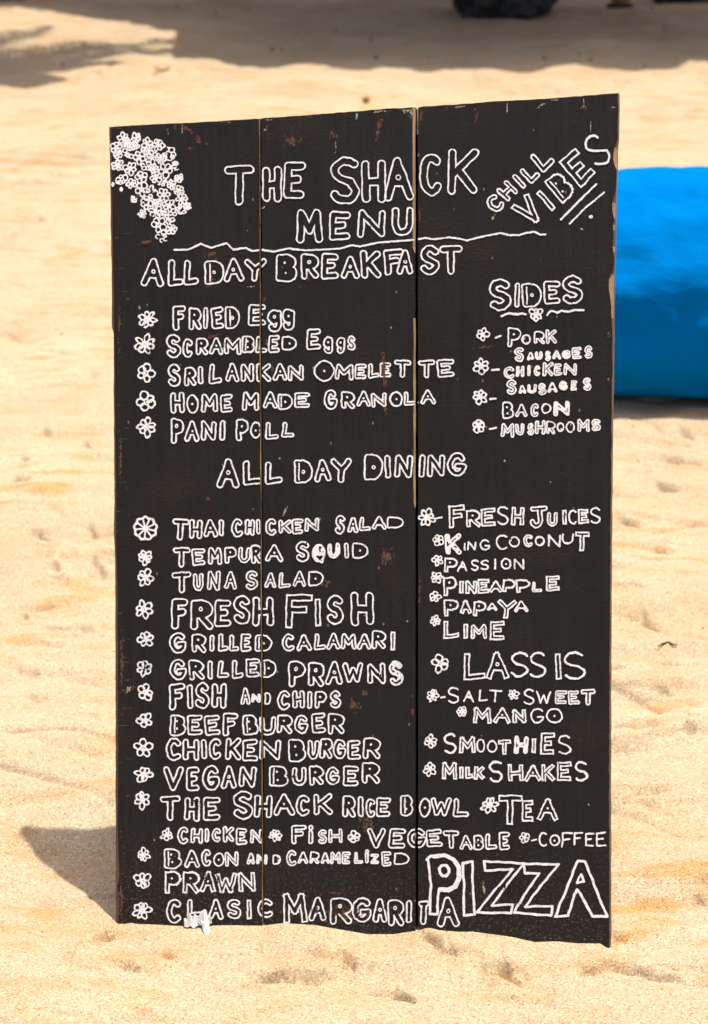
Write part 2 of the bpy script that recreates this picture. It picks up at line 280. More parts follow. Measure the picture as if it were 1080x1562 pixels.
# flower marks: x y r
FLOWERS="225 487 13|221.7 526 14.5|221.7 569.6 14|224 613 15|223 651 14.5|817.5 480 10.5|735.7 510 9.5|734.5 558.7 12|732 604.5 11|730.5 650 10.5|221.4 850 11|221.4 881 12.7|219 929 12.7|222 975 12.7|221 1020 12|222 1056.4 11.6|221.4 1099 11.6|218.6 1141.6 13.4|219.8 1181 12.7|217.5 1220 13|254.5 1273 9|219 1304 10|217.5 1344 13|216.3 1388.6 14|746.6 1228 12|420 1274 9.5|540.7 1277 9|800 1277.5 8|651 789 12.5|669 824 9|667.4 854 8|666 881 9|664 910.6 8|664 947 8|672 1012 13.5|660 1061 8.5|783 1060 8|704.4 1085.7 8.5|657 1130.7 10|656 1172.8 10"
BUNCH="155 205 35|235 200 32|110 260 33|120 300 28|185 290 40|300 240 34|365 245 36|435 300 46|250 320 38|330 320 40|300 370 38|120 370 34|195 390 40|140 455 38|265 440 38|410 400 43|465 370 34|350 440 38|205 480 30|495 450 31|445 485 29|265 515 40|330 530 36|400 550 36|490 525 30|300 595 42|510 575 34|430 615 38|500 640 33|545 620 20|350 650 40|445 690 38|368 730 43|445 760 33|398 810 40|380 330 32|220 250 28|290 285 28|140 515 12|90 485 11|215 575 20|270 665 22|180 235 26|390 470 26|340 390 26|360 600 24|400 660 22"
# the largest word is drawn as hand-ruled outlines (zoomed layout units)
PIZZA=[(2.0,"98 385 120 368 185 360 230 378 256 415 262 470 240 520 205 536 158 532 152 560 150 650 114 648 118 500 104 388 98 385"),(2.3,"132 372 188 364 228 384 250 420 254 468 232 514 200 528 160 526"),(2.2,"160 428 172 414 192 414 206 430 206 448 192 464 174 464 162 450 160 428"),
(1.9,"272 402 318 395 322 500 330 650 280 655 278 500 272 402"),(1.8,"378 392 568 403 500 490 414 608 518 602 505 642 342 640 430 530 515 432 380 438 378 392"),(1.8,"568 405 738 408 660 500 574 612 708 610 700 656 520 640 590 530 642 452 574 450 568 405"),
(2.0,"720 660 770 540 830 390 865 393 915 520 972 660 900 660 870 600 828 530 812 560 785 656 720 660"),(1.6,"846 456 825 497 862 492 846 456")]
# thin cracks and slipped edges in the sand, where the picture shows them
CREASES="370 1488 395 1489 425 1485 445 1489 452 1481|505 1462 520 1471 530 1470 541 1463|152 1392 160 1400 166 1402 172 1396|640 1428 665 1440 690 1456 702 1463|655 1449 672 1457 682 1462|733 1489 745 1490 768 1487 775 1495 800 1510|583 1526 604 1519 618 1522 640 1536|180 1458 190 1462 214 1470|245 1436 262 1443|880 1494 930 1486 980 1496 1040 1514|938 798 950 797 962 799 978 803|978 718 989 719|996 736 1004 742 1022 746 1042 752|995 840 1008 842 1017 840|950 853 958 856|962 901 970 903|975 934 990 948 1008 956|955 936 968 944|1036 645 1060 652|1012 690 1050 692 1075 691|54 803 66 812 78 820|72 853 92 862|85 875 98 880|18 730 32 732 45 728|52 757 64 758|125 670 140 677|143 688 151 697|64 655 80 658|30 926 44 930|108 958 126 956|135 803 150 808|138 850 150 858 160 868|30 700 46 700|1000 1062 1030 1066|1042 1128 1062 1124|70 1132 78 1134|1010 905 1020 912|760 1510 740 1512|20 1010 60 1014|1055 1380 1075 1386"
STROKES=[
("underline",1.4,"266 381 286 381 296 377 306 372 322 378 346 371 356 381 375 378 384 383 394 382 399 381 417 384 440 379 465 382 490 381 520 379 537 374 550 376 577 370 605 368 630 366 638 365 648 363 662 365 685 362 700 364 712 367 735 361 764 355.5 778 359 792 358.5 805 355 816 353.7 824 358 832 357.6"),
("underline",1.5,"855.5 335 880 310 909.6 281"),("underline",1.3,"869 341.4 893 317 921.8 293.5"),
("dot",2.3,"900.5 331 902 330.5"),
("underline",1.6,"765 482.5 770 480 776 478 790 479.5 797 478 802 479.5"),
("underline",1.6,"835 480.5 838 476 841 474.3 846 475 850 477 857 474.3 867 475.5 877 473 890 473"),
("dash",1.5,"756.3 515 763.7 512.5"),("dash",1.6,"750.7 564.5 761 563.7"),("dash",1.6,"748 608.7 756 608"),("dash",1.5,"747.5 654.5 757 652.5"),
("dash",1.3,"664.4 791 674 789"),("dash",1.4,"811.4 1282 817.7 1280.7"),("dash",1.4,"673 1064 678.5 1063.2")]

# ------------------------------------------------------------------ the beach
CONTACT = [(178, 1408), (230, 1409), (300, 1413), (340, 1411), (400, 1412), (430, 1408), (480, 1411), (520, 1418), (560, 1425), (600, 1425),
           (640, 1419), (680, 1422), (720, 1421), (780, 1429), (815, 1437), (850, 1436), (880, 1439), (915, 1439), (926, 1446), (934, 1447)]
cpts = on_board(*np.array(CONTACT, float).T)
DENTS = [  # x y half-length half-width depth angle : hollows and heel marks in the near sand
    (430, 1486, 62, 13, .012, 2), (475, 1492, 26, 14, .012, -8), (535, 1466, 30, 12, .013, 20), (500, 1452, 34, 14, .010, 12), (160, 1396, 12, 16, .018, 40), (190, 1462, 42, 13, .009, 18),
    (250, 1440, 26, 8, .008, 25), (700, 1452, 46, 10, .009, 32), (660, 1440, 30, 8, .008, 38), (770, 1490, 36, 11, .012, 14), (610, 1522, 52, 10, .009, 20),
    (1000, 1492, 70, 15, .010, 14), (800, 1540, 60, 12, .008, 8), (945, 1437, 10, 8, .014, 0), (60, 1350, 45, 16, .006, 8), (110, 1520, 60, 12, .006, 30),
    (1010, 1400, 60, 14, .007, 25), (1040, 1290, 40, 12, .007, 10), (985, 1250, 40, 9, .007, 18), (960, 900, 26, 6, .012, 10), (985, 945, 30, 8, .012, 32), (990, 855, 24, 7, .012, 8),
    (1030, 745, 50, 7, .013, 14), (1045, 648, 34, 9, .016, 4), (1030, 690, 44, 5, .014, 4), (985, 715, 24, 6, .013, -18), (960, 798, 22, 5, .013, 10), (1010, 842, 20, 5, .013, -6),
    (70, 805, 40, 8, .012, 24), (75, 845, 44, 9, .012, 8), (130, 800, 30, 8, .012, 14), (150, 675, 26, 9, .013, 24), (60, 755, 36, 7, .011, 0), (75, 660, 22, 7, .013, 6),
    (30, 730, 34, 7, .012, 4), (150, 870, 24, 8, .011, 35), (90, 875, 20, 6, .011, 14), (120, 955, 40, 7, .010, -8), (40, 915, 34, 6, .010, 6), (60, 1010, 50, 9, .007, 4),
    (120, 1135, 50, 10, .007, 10), (40, 1200, 40, 10, .006, -5), (1000, 1060, 50, 9, .008, 12), (1040, 1130, 44, 9, .008, -8), (970, 1190, 30, 8, .007, 14)]
def height(X, Y):
    far = sstep(5, 11, Y)
    wx = X + .10*pn(X*1.6, Y*1.6, 5); wy = Y + .10*pn(X*1.6+9, Y*1.6, 6)
    z = .030*pn(wx*.55, wy*.7, 1) + .016*pn(wx*1.5, wy*2.3, 2) + .0095*fbm(wx*3.6, wy*5.6, 10, 3) + .0045*pn(wx*8.5, wy*15, 14)*sstep(-.2, .6, pn(wx*1.1, wy*1.3, 15))
    z = z + .0016*fbm(wx*22, wy*30, 20, 3)
    # low wind-blown ridges with a steeper lee side
    ph = wy*4.3 + wx*.7 + 1.3*pn(wx*.9, wy*.9, 30)
    fr = ph-np.floor(ph); z = z + (.020+.012*far)*(np.minimum(fr/.24, (1-fr)/.76))*sstep(-.2, .6, pn(wx*.8+4, wy*.8, 31))
    # trodden scarps
    n = pn(wx*2.6, wy*4.4, 40); z = z - .020*np.exp(-np.abs(n)/.045)*sstep(-.05, .5, pn(wx*1.3, wy*1.7, 41))
    z = z + far*(.045*pn(X*.9, Y*.55, 50) + .022*pn(X*2.2, Y*1.2, 51))
    z *= np.where(np.abs(X) > 60, .5, 1)
    return z
def beach():
    ty = [-60, -30, -12, -5, -2, 0, .8, 1.2, 1.45]
    y = 1.6
    while y < 19: ty.append(y); y += max(.0026, y*.00165)
    while y < 3000: ty.append(y); y += (y-16)*.12
    ty = np.array(ty)
    core = np.linspace(-.235, .235, 620); side = .235*np.exp(np.linspace(.006, 4.6, 120))
    tx = np.concatenate([-side[::-1], core, side])
    T, Y = np.meshgrid(tx, ty); X = T*(np.maximum(Y, 1.0)+.35)
    Z = height(X, Y)
    rr = np.random.RandomState(5)
    # sand banked against the foot of the board
    order = np.argsort(cpts[:, 0]); cx = cpts[order, 0]; cy = cpts[order, 1]; cz = cpts[order, 2]
    yc = np.interp(X, cx, cy); zc = np.interp(X, cx, cz)
    yc = yc - .21*(X-np.clip(X, cx[0], cx[-1]))
    lr = np.exp(-(np.clip(cx[0]-X, 0, 9)/.16)**2)*np.exp(-(np.clip(X-cx[-1], 0, 9)/.16)**2)
    d = Y-yc; wt = np.exp(-(d/np.where(d < 0, .20, .12))**2)*lr
    tight = np.exp(-(d/.035)**2)*lr
    det = Z*1.0
    Z = Z*(1-wt) + (zc+.25*det*(1-tight))*wt
    # the hollow behind its left foot, where its shadow falls
    wl = np.exp(-((X+.52)/.20)**2-((Y-2.88)/.20)**2); Z = Z*(1-.9*wl) + (-.052+.7*det)*.9*wl
    # marked hollows, then many scattered ones
    items = []
    for px, py, a, b, dp, an in DENTS:
        g0 = ground(px, py); sc = np.linalg.norm(g0-CAM)/F_PX; fs = 1/math.sin(math.atan2(EYE, g0[1]))
        items.append((g0[0], g0[1], a*sc*1.05, b*sc*fs*.72, dp*.85, math.radians(-an)*1.4))
    for k in range(420):
        yy = 1.75*math.exp(rr.rand()*2.1); xx = (rr.rand()-.5)*.62*yy
        if abs(xx-.01) < .5 and 2.35 < yy < 2.95: continue
        items.append((xx, yy, .02+.06*rr.rand(), .008+.020*rr.rand(), .004+.012*rr.rand()*(.5 if yy < 3.2 else 1), (rr.rand()-.5)*1.2))
    for k in range(160):
        yy = 5+12*rr.rand(); xx = (rr.rand()-.5)*.5*yy
        items.append((xx, yy, .05+.10*rr.rand(), .04+.08*rr.rand(), .012+.02*rr.rand(), (rr.rand()-.5)*1.5))
    for x0, y0, a, b, dp, an in items:
        i0, i1 = np.searchsorted(ty, [y0-3*a-.05, y0+3*a+.05]); sl_ = slice(i0, i1)
        dx = X[sl_]-x0; dy = Y[sl_]-y0; p = dx*math.cos(an)+dy*math.sin(an); q = -dx*math.sin(an)+dy*math.cos(an)
        q = q + .35*b*np.sin(p/a*2.1+x0*50) + .22*b*np.sin(p/a*5.3+x0*90)
        # a heel mark: sharp near lip, hollow rising towards the far side
        g_ = np.exp(-(p/a)**4*.9); s_ = (q+b)/(2*b)
        prof = np.where(s_ < .58, sstep(-.1, .58, s_), 1-np.clip((s_-.58)/.42, 0, 1)**.5)
        lip = np.exp(-((s_+.35)/.35)**2)*.12+np.exp(-((s_-1.2)/.3)**2)*.22
        Z[sl_] += dp*g_*(lip-prof)
    for s in CREASES.split('|'):
        v = list(map(float, s.split())); P = ground(np.array(v[::2]), np.array(v[1::2]))
        y0, y1 = P[:, 1].min(), P[:, 1].max(); i0, i1 = np.searchsorted(ty, [y0-.06, y1+.06]); sl_ = slice(i0, i1)
        Xw = X[sl_]+.006*pn(X[sl_]*30, Y[sl_]*30, 33); Yw = Y[sl_]+.008*pn(X[sl_]*26, Y[sl_]*26, 34)
        d = np.full(Xw.shape, 9.0); md = (y0+y1)/2
        for (ax, ay, _), (bx, by, _) in zip(P[:-1], P[1:]):
            vx, vy = bx-ax, by-ay; L2 = vx*vx+vy*vy+1e-12; tt = ((Xw-ax)*vx+(Yw-ay)*vy)/L2; tc = np.clip(tt, 0, 1)
            d = np.minimum(d, np.hypot(Xw-ax-tc*vx, Yw-ay-tc*vy))
        w_ = .0030+.0016*md; side = np.interp(X[sl_], *map(np.array, zip(*sorted((p[0], p[1]) for p in P))))
        ends = sstep(P[:, 0].min()-.004, P[:, 0].min()+.014, X[sl_])*(1-sstep(P[:, 0].max()-.014, P[:, 0].max()+.004, X[sl_]))
        Z[sl_] += (-.0165*np.exp(-(d/w_)**2)*(.6+.4*md/3) + .006*np.exp(-(d/(4*w_))**2)*(Y[sl_] > side))*ends
    ny, nx = X.shape
    co = np.stack([X, Y, Z], -1).reshape(-1, 3).astype(np.float32)
    idx = np.arange(ny*nx).reshape(ny, nx)
    q = np.stack([idx[:-1, :-1], idx[:-1, 1:], idx[1:, 1:], idx[1:, :-1]], -1).reshape(-1, 4)
    me = bpy.data.meshes.new('beach_sand')
    me.vertices.add(len(co)); me.vertices.foreach_set('co', co.ravel())
    me.loops.add(q.size); me.loops.foreach_set('vertex_index', q.ravel().astype(np.int32))
    me.polygons.add(len(q)); me.polygons.foreach_set('loop_start', np.arange(0, q.size, 4, dtype=np.int32))
    me.polygons.foreach_set('use_smooth', np.ones(len(q), bool))
    me.update(calc_edges=True); me.validate()
    me.materials.append(M_SAND)
    o = bpy.data.objects.new('beach_sand', me); COL.objects.link(o); tag(o, kind='structure')
    def z_at(x, y):
        j = np.clip(np.searchsorted(ty, y), 1, ny-1); t = x/(max(y, 1.0)+.35); i = np.clip(np.searchsorted(tx, t), 1, nx-1)
        return float(Z[j, i])
    return z_at
Z_AT = beach()
def spot(px, py):
    """the point of the sand seen at a place of the picture"""
    z = 0
    for k in range(4):
        g = ground(px, py, z); z = Z_AT(g[0], g[1])
    return Vector((g[0], g[1], z))

# ------------------------------------------------------------------ the menu board
MB = Matrix(((BU[0], BV[0], BN[0], BO[0]), (BU[1], BV[1], BN[1], BO[1]), (BU[2], BV[2], BN[2], BO[2]), (0, 0, 0, 1)))
board = empty('menu_board', M=MB)
tag(board, 'tall black plank menu board covered in white hand lettering, standing in the sand', 'menu board')
def interp_line(pts):
    p = np.array(pts, float); return lambda y: np.interp(y, p[:, 1], p[:, 0])
YB = 1560   # buried end
G1L = interp_line([(396, 170), (401, 1410), (401.6, YB)]); G1R = interp_line([(398, 170), (403, 1410), (403.6, YB)])
G2L = interp_line([(633, 150), (633.4, 400), (634, 1420), (634.2, YB)]); G2R = interp_line([(637, 150), (637.3, 1420), (637.4, YB)])
PL_OUT = interp_line([(165.5, 180), (168, 350), (169.5, 438), (169.6, 500), (172.3, 504), (172.6, 650), (173.6, 770), (172.6, 800), (174.6, 860), (175, 1000), (175.4, 1250), (176, 1408), (176.5, YB)])
PL_IN = interp_line([(169.5, 180), (171, 300), (173.4, 440), (174.6, 560), (177.6, 770), (177, 830), (179, 880), (180, 1000), (180, 1200), (179.4, 1262), (180.6, 1300), (181.8, 1343), (178.6, 1347), (181.6, 1380), (180.4, 1408), (180.5, YB)])
PR_OUT = interp_line([(944, 130), (943.4, 211), (941.2, 222), (941, 262), (939.6, 285), (938.4, 330), (938.2, 385), (936.6, 420), (936, 480), (935.4, 560), (934, 640), (932.4, 800), (931.2, 1000), (930.6, 1200), (931.2, 1445), (931.6, YB)])
PR_IN = interp_line([(943, 130), (942.6, 211), (940, 217), (935.6, 228), (936.2, 248), (940.4, 256), (939.2, 292), (934.6, 306), (934.2, 322), (937.4, 334), (934.8, 345), (936, 360), (934.2, 378), (937, 390), (935.4, 412), (930, 424), (928.6, 440), (931.8, 456), (932.6, 490), (934.3, 510), (934, 560), (933, 640), (931.2, 800), (929.8, 1000), (929.2, 1200), (929.8, 1445), (930, YB)])
T1 = [(165.5, 193), (200, 190.5), (255, 187.5), (278, 187), (330, 184), (396, 180)]
T2 = [(398, 179.6), (450, 176), (470, 174.6), (509, 171.5), (511, 172.5), (513, 171.2), (560, 167.6), (600, 164), (612, 164.6), (633, 162.6)]
T3 = [(637, 163.4), (642, 161.8), (700, 158), (760, 153.4), (790, 152), (830, 150), (886, 145.4), (888, 147), (890, 145), (944, 141)]
rj = np.random.RandomState(3)
def plank(top, lout, lin, rin, rout, dark, seed):
    top = np.array(top, float); ny, nt_ = 170, 60
    y0l, y0r = top[0, 1], top[-1, 1]
    yl = y0l + (YB-y0l)*np.linspace(0, 1, ny); yr = y0r + (YB-y0r)*np.linspace(0, 1, ny)
    jit = lambda n, a, s: a*pn(np.arange(n)*.37, np.full(n, s*1.7), seed+s) + a*.6*pn(np.arange(n)*1.13, np.full(n, s*2.9), seed+s+9)
    def loop(L, R, inset):
        xl, xr = L(yl)+jit(ny, .45, 1+inset), R(yr)+jit(ny, .45 if 'r' in dark or inset == 0 else .95, 2+inset)
        xt = np.linspace(top[0, 0], top[-1, 0], nt_)[1:-1]; yt = np.interp(xt, top[:, 0], top[:, 1])+jit(nt_-2, .6, 3+inset)
        f = (xt-top[0, 0])/(top[-1, 0]-top[0, 0]); xt = L(np.array([y0l]))[0]*(1-f)+R(np.array([y0r]))[0]*f
        dy = 1.1*inset
        px = np.concatenate([xl[::-1], xt, xr]); py = np.concatenate([np.maximum(yl, y0l+dy)[::-1], yt+dy, np.maximum(yr, y0r+dy)])
        return np.stack(uv(px, py), -1)
    fin, fout = loop(lin, rin, 1), loop(lout, rout, 0)
    n = len(fin)
    V = [(*p, 0) for p in fin] + [(*p, -.0035) for p in fout] + [(*p, -.024) for p in fout]
    bm = bmesh.new(); vs = [bm.verts.new(v) for v in V]
    f0 = bm.faces.new(vs[:n]); f0.material_index = 0
    fb = bm.faces.new(vs[2*n:][::-1]); fb.material_index = 2
    for i in range(n):
        j = (i+1) % n
        a = bm.faces.new((vs[j], vs[i], vs[n+i], vs[n+j])); wd_ = math.hypot(*(fin[i]-fout[i])); a.material_index = 2 if (i < ny-1 or ('l' in dark and 'r' not in dark and wd_ < .0030)) else (0 if dark == 'lr' and wd_ < .0016 else 1)
        if ny-1 <= i < ny+nt_-3: a.material_index = 2
        b = bm.faces.new((vs[n+j], vs[n+i], vs[2*n+i], vs[2*n+j])); b.material_index = 2
        if ('l' in dark and i < ny-1) or ('r' in dark and ny+nt_-3 <= i < n-1): b.material_index = 0   # black paint ran down into the joint
        if 'l' in dark and i < ny-1: a.material_index = 0
    bmesh.ops.recalc_face_normals(bm, faces=bm.faces[:])
    bmesh.ops.triangulate(bm, faces=[f0, fb])
    if f0.is_valid and f0.normal.z < 0: pass
    me = bpy.data.meshes.new('plank'); bm.to_mesh(me); bm.free()
    for mm in (M_BOARD, M_BARE, M_EDGE): me.materials.append(mm)
    o = bpy.data.objects.new('plank', me); COL.objects.link(o); o.parent = board
    return o
off = lambda f, d: (lambda y: f(y)+d)
wav = lambda f, d, s, w0=0: (lambda y: f(y)-np.clip(w0+d*(.5+1.2*pn(np.asarray(y)*.012, np.asarray(y)*0+s, 60)), .3, 9))
P1 = plank(T1, PL_OUT, PL_IN, wav(G1L, 1.2, 1.3), G1L, 'r', 100)
P2 = plank(T2, G1R, off(G1R, .5), (lambda y: G2L(y)-np.clip(np.where(np.asarray(y) < 385, 3.6, np.where(np.asarray(y) < 480, .5, np.where(np.asarray(y) < 770, 2.6, .8)))+.6*pn(np.asarray(y)*.02, np.asarray(y)*0, 61), .3, 9)), G2L, 'lr', 200)
P3 = plank(T3, G2R, off(G2R, .6), PR_IN, PR_OUT, 'l', 300)

# paint: every mark is a thin skin of paint lying on the planks
def polygonise(f, xs, ys, keep):
    """filled marching squares of f<0"""
    ins = f < 0
    ny, nx = f.shape; verts = []; faces = []; ids = {}
    def vid(key, x, y):
        k = ids.get(key)
        if k is None: k = ids[key] = len(verts); verts.append((x, y))
        return k
    c = ins[:-1, :-1].astype(int)+ins[:-1, 1:]+ins[1:, 1:]+ins[1:, :-1]
    for j, i in np.argwhere(c > 0):
        cs = ((j, i), (j, i+1), (j+1, i+1), (j+1, i)); poly = []
        for k in range(4):
            a, b = cs[k], cs[(k+1) % 4]
            if ins[a]: poly.append(vid(a, xs[a[1]], ys[a[0]]))
            if ins[a] != ins[b]:
                t = f[a]/(f[a]-f[b]); key = (a, b) if a < b else (b, a)
                poly.append(vid(key, xs[a[1]]+t*(xs[b[1]]-xs[a[1]]), ys[a[0]]+t*(ys[b[0]]-ys[a[0]])))
        if len(poly) > 2: faces.append(poly)
    keep.append((verts, faces))
class Paint:
    def __init__(self): self.parts = []; self.levels = []
    def field(self, x0, x1, y0, y1, fn, step=.65, level=None):
        xs = np.arange(x0, x1+step, step); ys = np.arange(y0, y1+step, step); X, Y = np.meshgrid(xs, ys)
        f = fn(X, Y)
        g = np.minimum(np.minimum(X-(G1L(Y)-1.4), (G1R(Y)+.4)-X), 99)   # no paint over the gaps between planks
        f = np.maximum(f, g)
        f = np.maximum(f, np.minimum(X-(G2L(Y)-1.0), (G2R(Y)+.5)-X))
        f = np.maximum(f, X-(PR_IN(Y)-1.0))
        polygonise(f, xs, ys, self.parts)
        self.levels.append(random.uniform(.00035, .0008) if level is None else level)
    def build(self, name, mat, label=None, parent=None):
        V = []; Fc = []
        for (v, f), lv in zip(self.parts, self.levels):
            if not f: continue
            b = len(V); p = np.array(v); u_, v_ = uv(p[:, 0], p[:, 1])
            V += list(zip(u_, v_, [lv]*len(v))); Fc += [[b+k for k in q][::-1] for q in f]
        o = mesh_obj(name, V, Fc, mat, parent or board)
        if o.data.polygons and o.data.polygons[0].normal.z < 0: o.data.flip_normals()
        if label: o['label'] = label
        return o
def arc(cx, cy, rx, ry, a0, a1, n=14):
    a = np.radians(np.linspace(a0, a1, n)); return [(cx+rx*math.cos(k), cy+ry*math.sin(k)) for k in a]
CIRC = arc(.5, .5, .5, .5, 0, 360, 24)
PB = [(0, 0), (.45, 0)]+arc(.5, .26, .5, .26, -90, 90, 10)+[(.45, .52), (0, .52)]
SS = arc(.5, .26, .46, .26, -35, -180, 10)+[(.10, .36), (.3, .46), (.7, .54), (.93, .66)]+arc(.48, .74, .48, .26, 0, 150, 10)
# glyph: strokes, solid areas, dots in the counters
GL = {
 'A': ([[(0, 1), (.5, 0), (1, 1)], [(.22, .60), (.78, .60)]], [[(.5, 0), (.22, .62), (.78, .62)]], [(.5, .46)]),
 'B': ([[(0, 0), (0, 1)], [(0, 0), (.5, 0)]+arc(.5, .24, .38, .24, -80, 80, 8)+[(.4, .48)], [(.4, .48)]+arc(.5, .74, .48, .26, -80, 90, 8)+[(0, 1)]], [[(0, 0), (.5, 0), (.85, .2), (.6, .46), (0, .5)], [(0, .48), (.6, .5), (.95, .74), (.6, .98), (0, 1)]], [(.36, .25), (.42, .74)]),
 'C': ([arc(.55, .5, .52, .5, -48, -312, 20)], [], []),
 'D': ([[(0, 0), (0, 1)], [(0, 0), (.35, 0)]+arc(.4, .5, .6, .5, -85, 85, 14)+[(0, 1)]], [[(0, 0), (.35, 0)]+arc(.4, .5, .6, .5, -85, 85, 14)+[(0, 1)]], [(.5, .5)]),
 'E': ([[(1, 0), (0, .02), (0, 1), (1, .97)], [(0, .5), (.72, .47)]], [], []),
 'F': ([[(1, 0), (0, .03), (0, 1)], [(0, .48), (.75, .44)]], [], []),
 'G': ([arc(.52, .5, .52, .5, -45, -330, 22)+[(1, .58)], [(.55, .60), (1, .58)]], [], []),
 'H': ([[(0, 0), (0, 1)], [(1, 0), (1, 1)], [(0, .52), (1, .50)]], [], []),
 'I': ([[(.5, 0), (.5, 1)]], [], []),
 'J': ([[(.1, .02), (1, 0)], [(.62, 0), (.62, .72)]+arc(.33, .72, .29, .28, 0, 170, 8)], [], []),
 'K': ([[(0, 0), (0, 1)], [(1, 0), (.08, .56)], [(.30, .44), (1, 1)]], [], []),
 'L': ([[(.08, 0), (0, 1), (1, .94)]], [], []),
 'M': ([[(0, 1), (.06, 0), (.5, .62), (.94, 0), (1, 1)]], [], []),
 'N': ([[(0, 1), (.02, 0), (.96, 1), (1, 0)]], [], []),
 'O': ([CIRC], [CIRC], [(.5, .5)]),
 'P': ([[(0, 0), (0, 1)], PB], [PB], [(.42, .26)]),
 'Q': ([CIRC, [(.55, .66), (.85, 1.05)]], [CIRC], [(.5, .45)]),
 'R': ([[(0, 0), (0, 1)], PB, [(.42, .52), (1, 1)]], [PB], [(.42, .26)]),
 'S': ([SS], [], []),
 'T': ([[(0, .02), (1, 0)], [(.5, 0), (.48, 1)]], [], []),
 'U': ([[(0, 0), (.02, .6)]+arc(.5, .62, .48, .38, 175, 5, 10)+[(1, 0)]], [], []),
 'V': ([[(0, 0), (.48, 1), (1, 0)]], [], []),
 'W': ([[(0, 0), (.24, 1), (.5, .3), (.74, 1), (1, 0)]], [], []),
 'Y': ([[(0, .02), (.5, .48), (1, 0)], [(.5, .46), (.44, 1)]], [], []),
 'Z': ([[(0, 0), (1, 0), (0, 1), (1, .97)]], [], []),
 'g': ([arc(.45, .28, .45, .28, 0, 360, 16), [(.95, .05), (.92, .75)]+arc(.5, .76, .42, .24, 0, 165, 9)], [CIRC and arc(.45, .28, .45, .28, 0, 360, 16)], [(.45, .28)]),
 'i': ([[(.5, .34), (.5, 1)], [(.5, .0), (.5, .04)]], [], []),
}
def seg_dist(X, Y, pts, square):
    d = np.full(X.shape, 1e9)
    for (ax, ay), (bx, by) in zip(pts[:-1], pts[1:]):
        vx, vy = bx-ax, by-ay; L = math.hypot(vx, vy)+1e-9
        if square:
            al = ((X-ax)*vx+(Y-ay)*vy)/L; ac = np.abs(-(X-ax)*vy+(Y-ay)*vx)/L
            q = np.maximum(np.maximum(-al, al-L), ac)
        else:
            t = np.clip(((X-ax)*vx+(Y-ay)*vy)/(L*L), 0, 1); q = np.hypot(X-ax-t*vx, Y-ay-t*vy)
        d = np.minimum(d, q)
    return d
def inside(X, Y, poly):
    r = np.zeros(X.shape, bool); n = len(poly)
    for k in range(n):
        (x1, y1), (x2, y2) = poly[k], poly[(k+1) % n]
        if y1 == y2: continue
        r ^= ((y1 > Y) != (y2 > Y)) & (X < (x2-x1)*(Y-y1)/(y2-y1)+x1)
    return r
rt_ = random.Random(21)
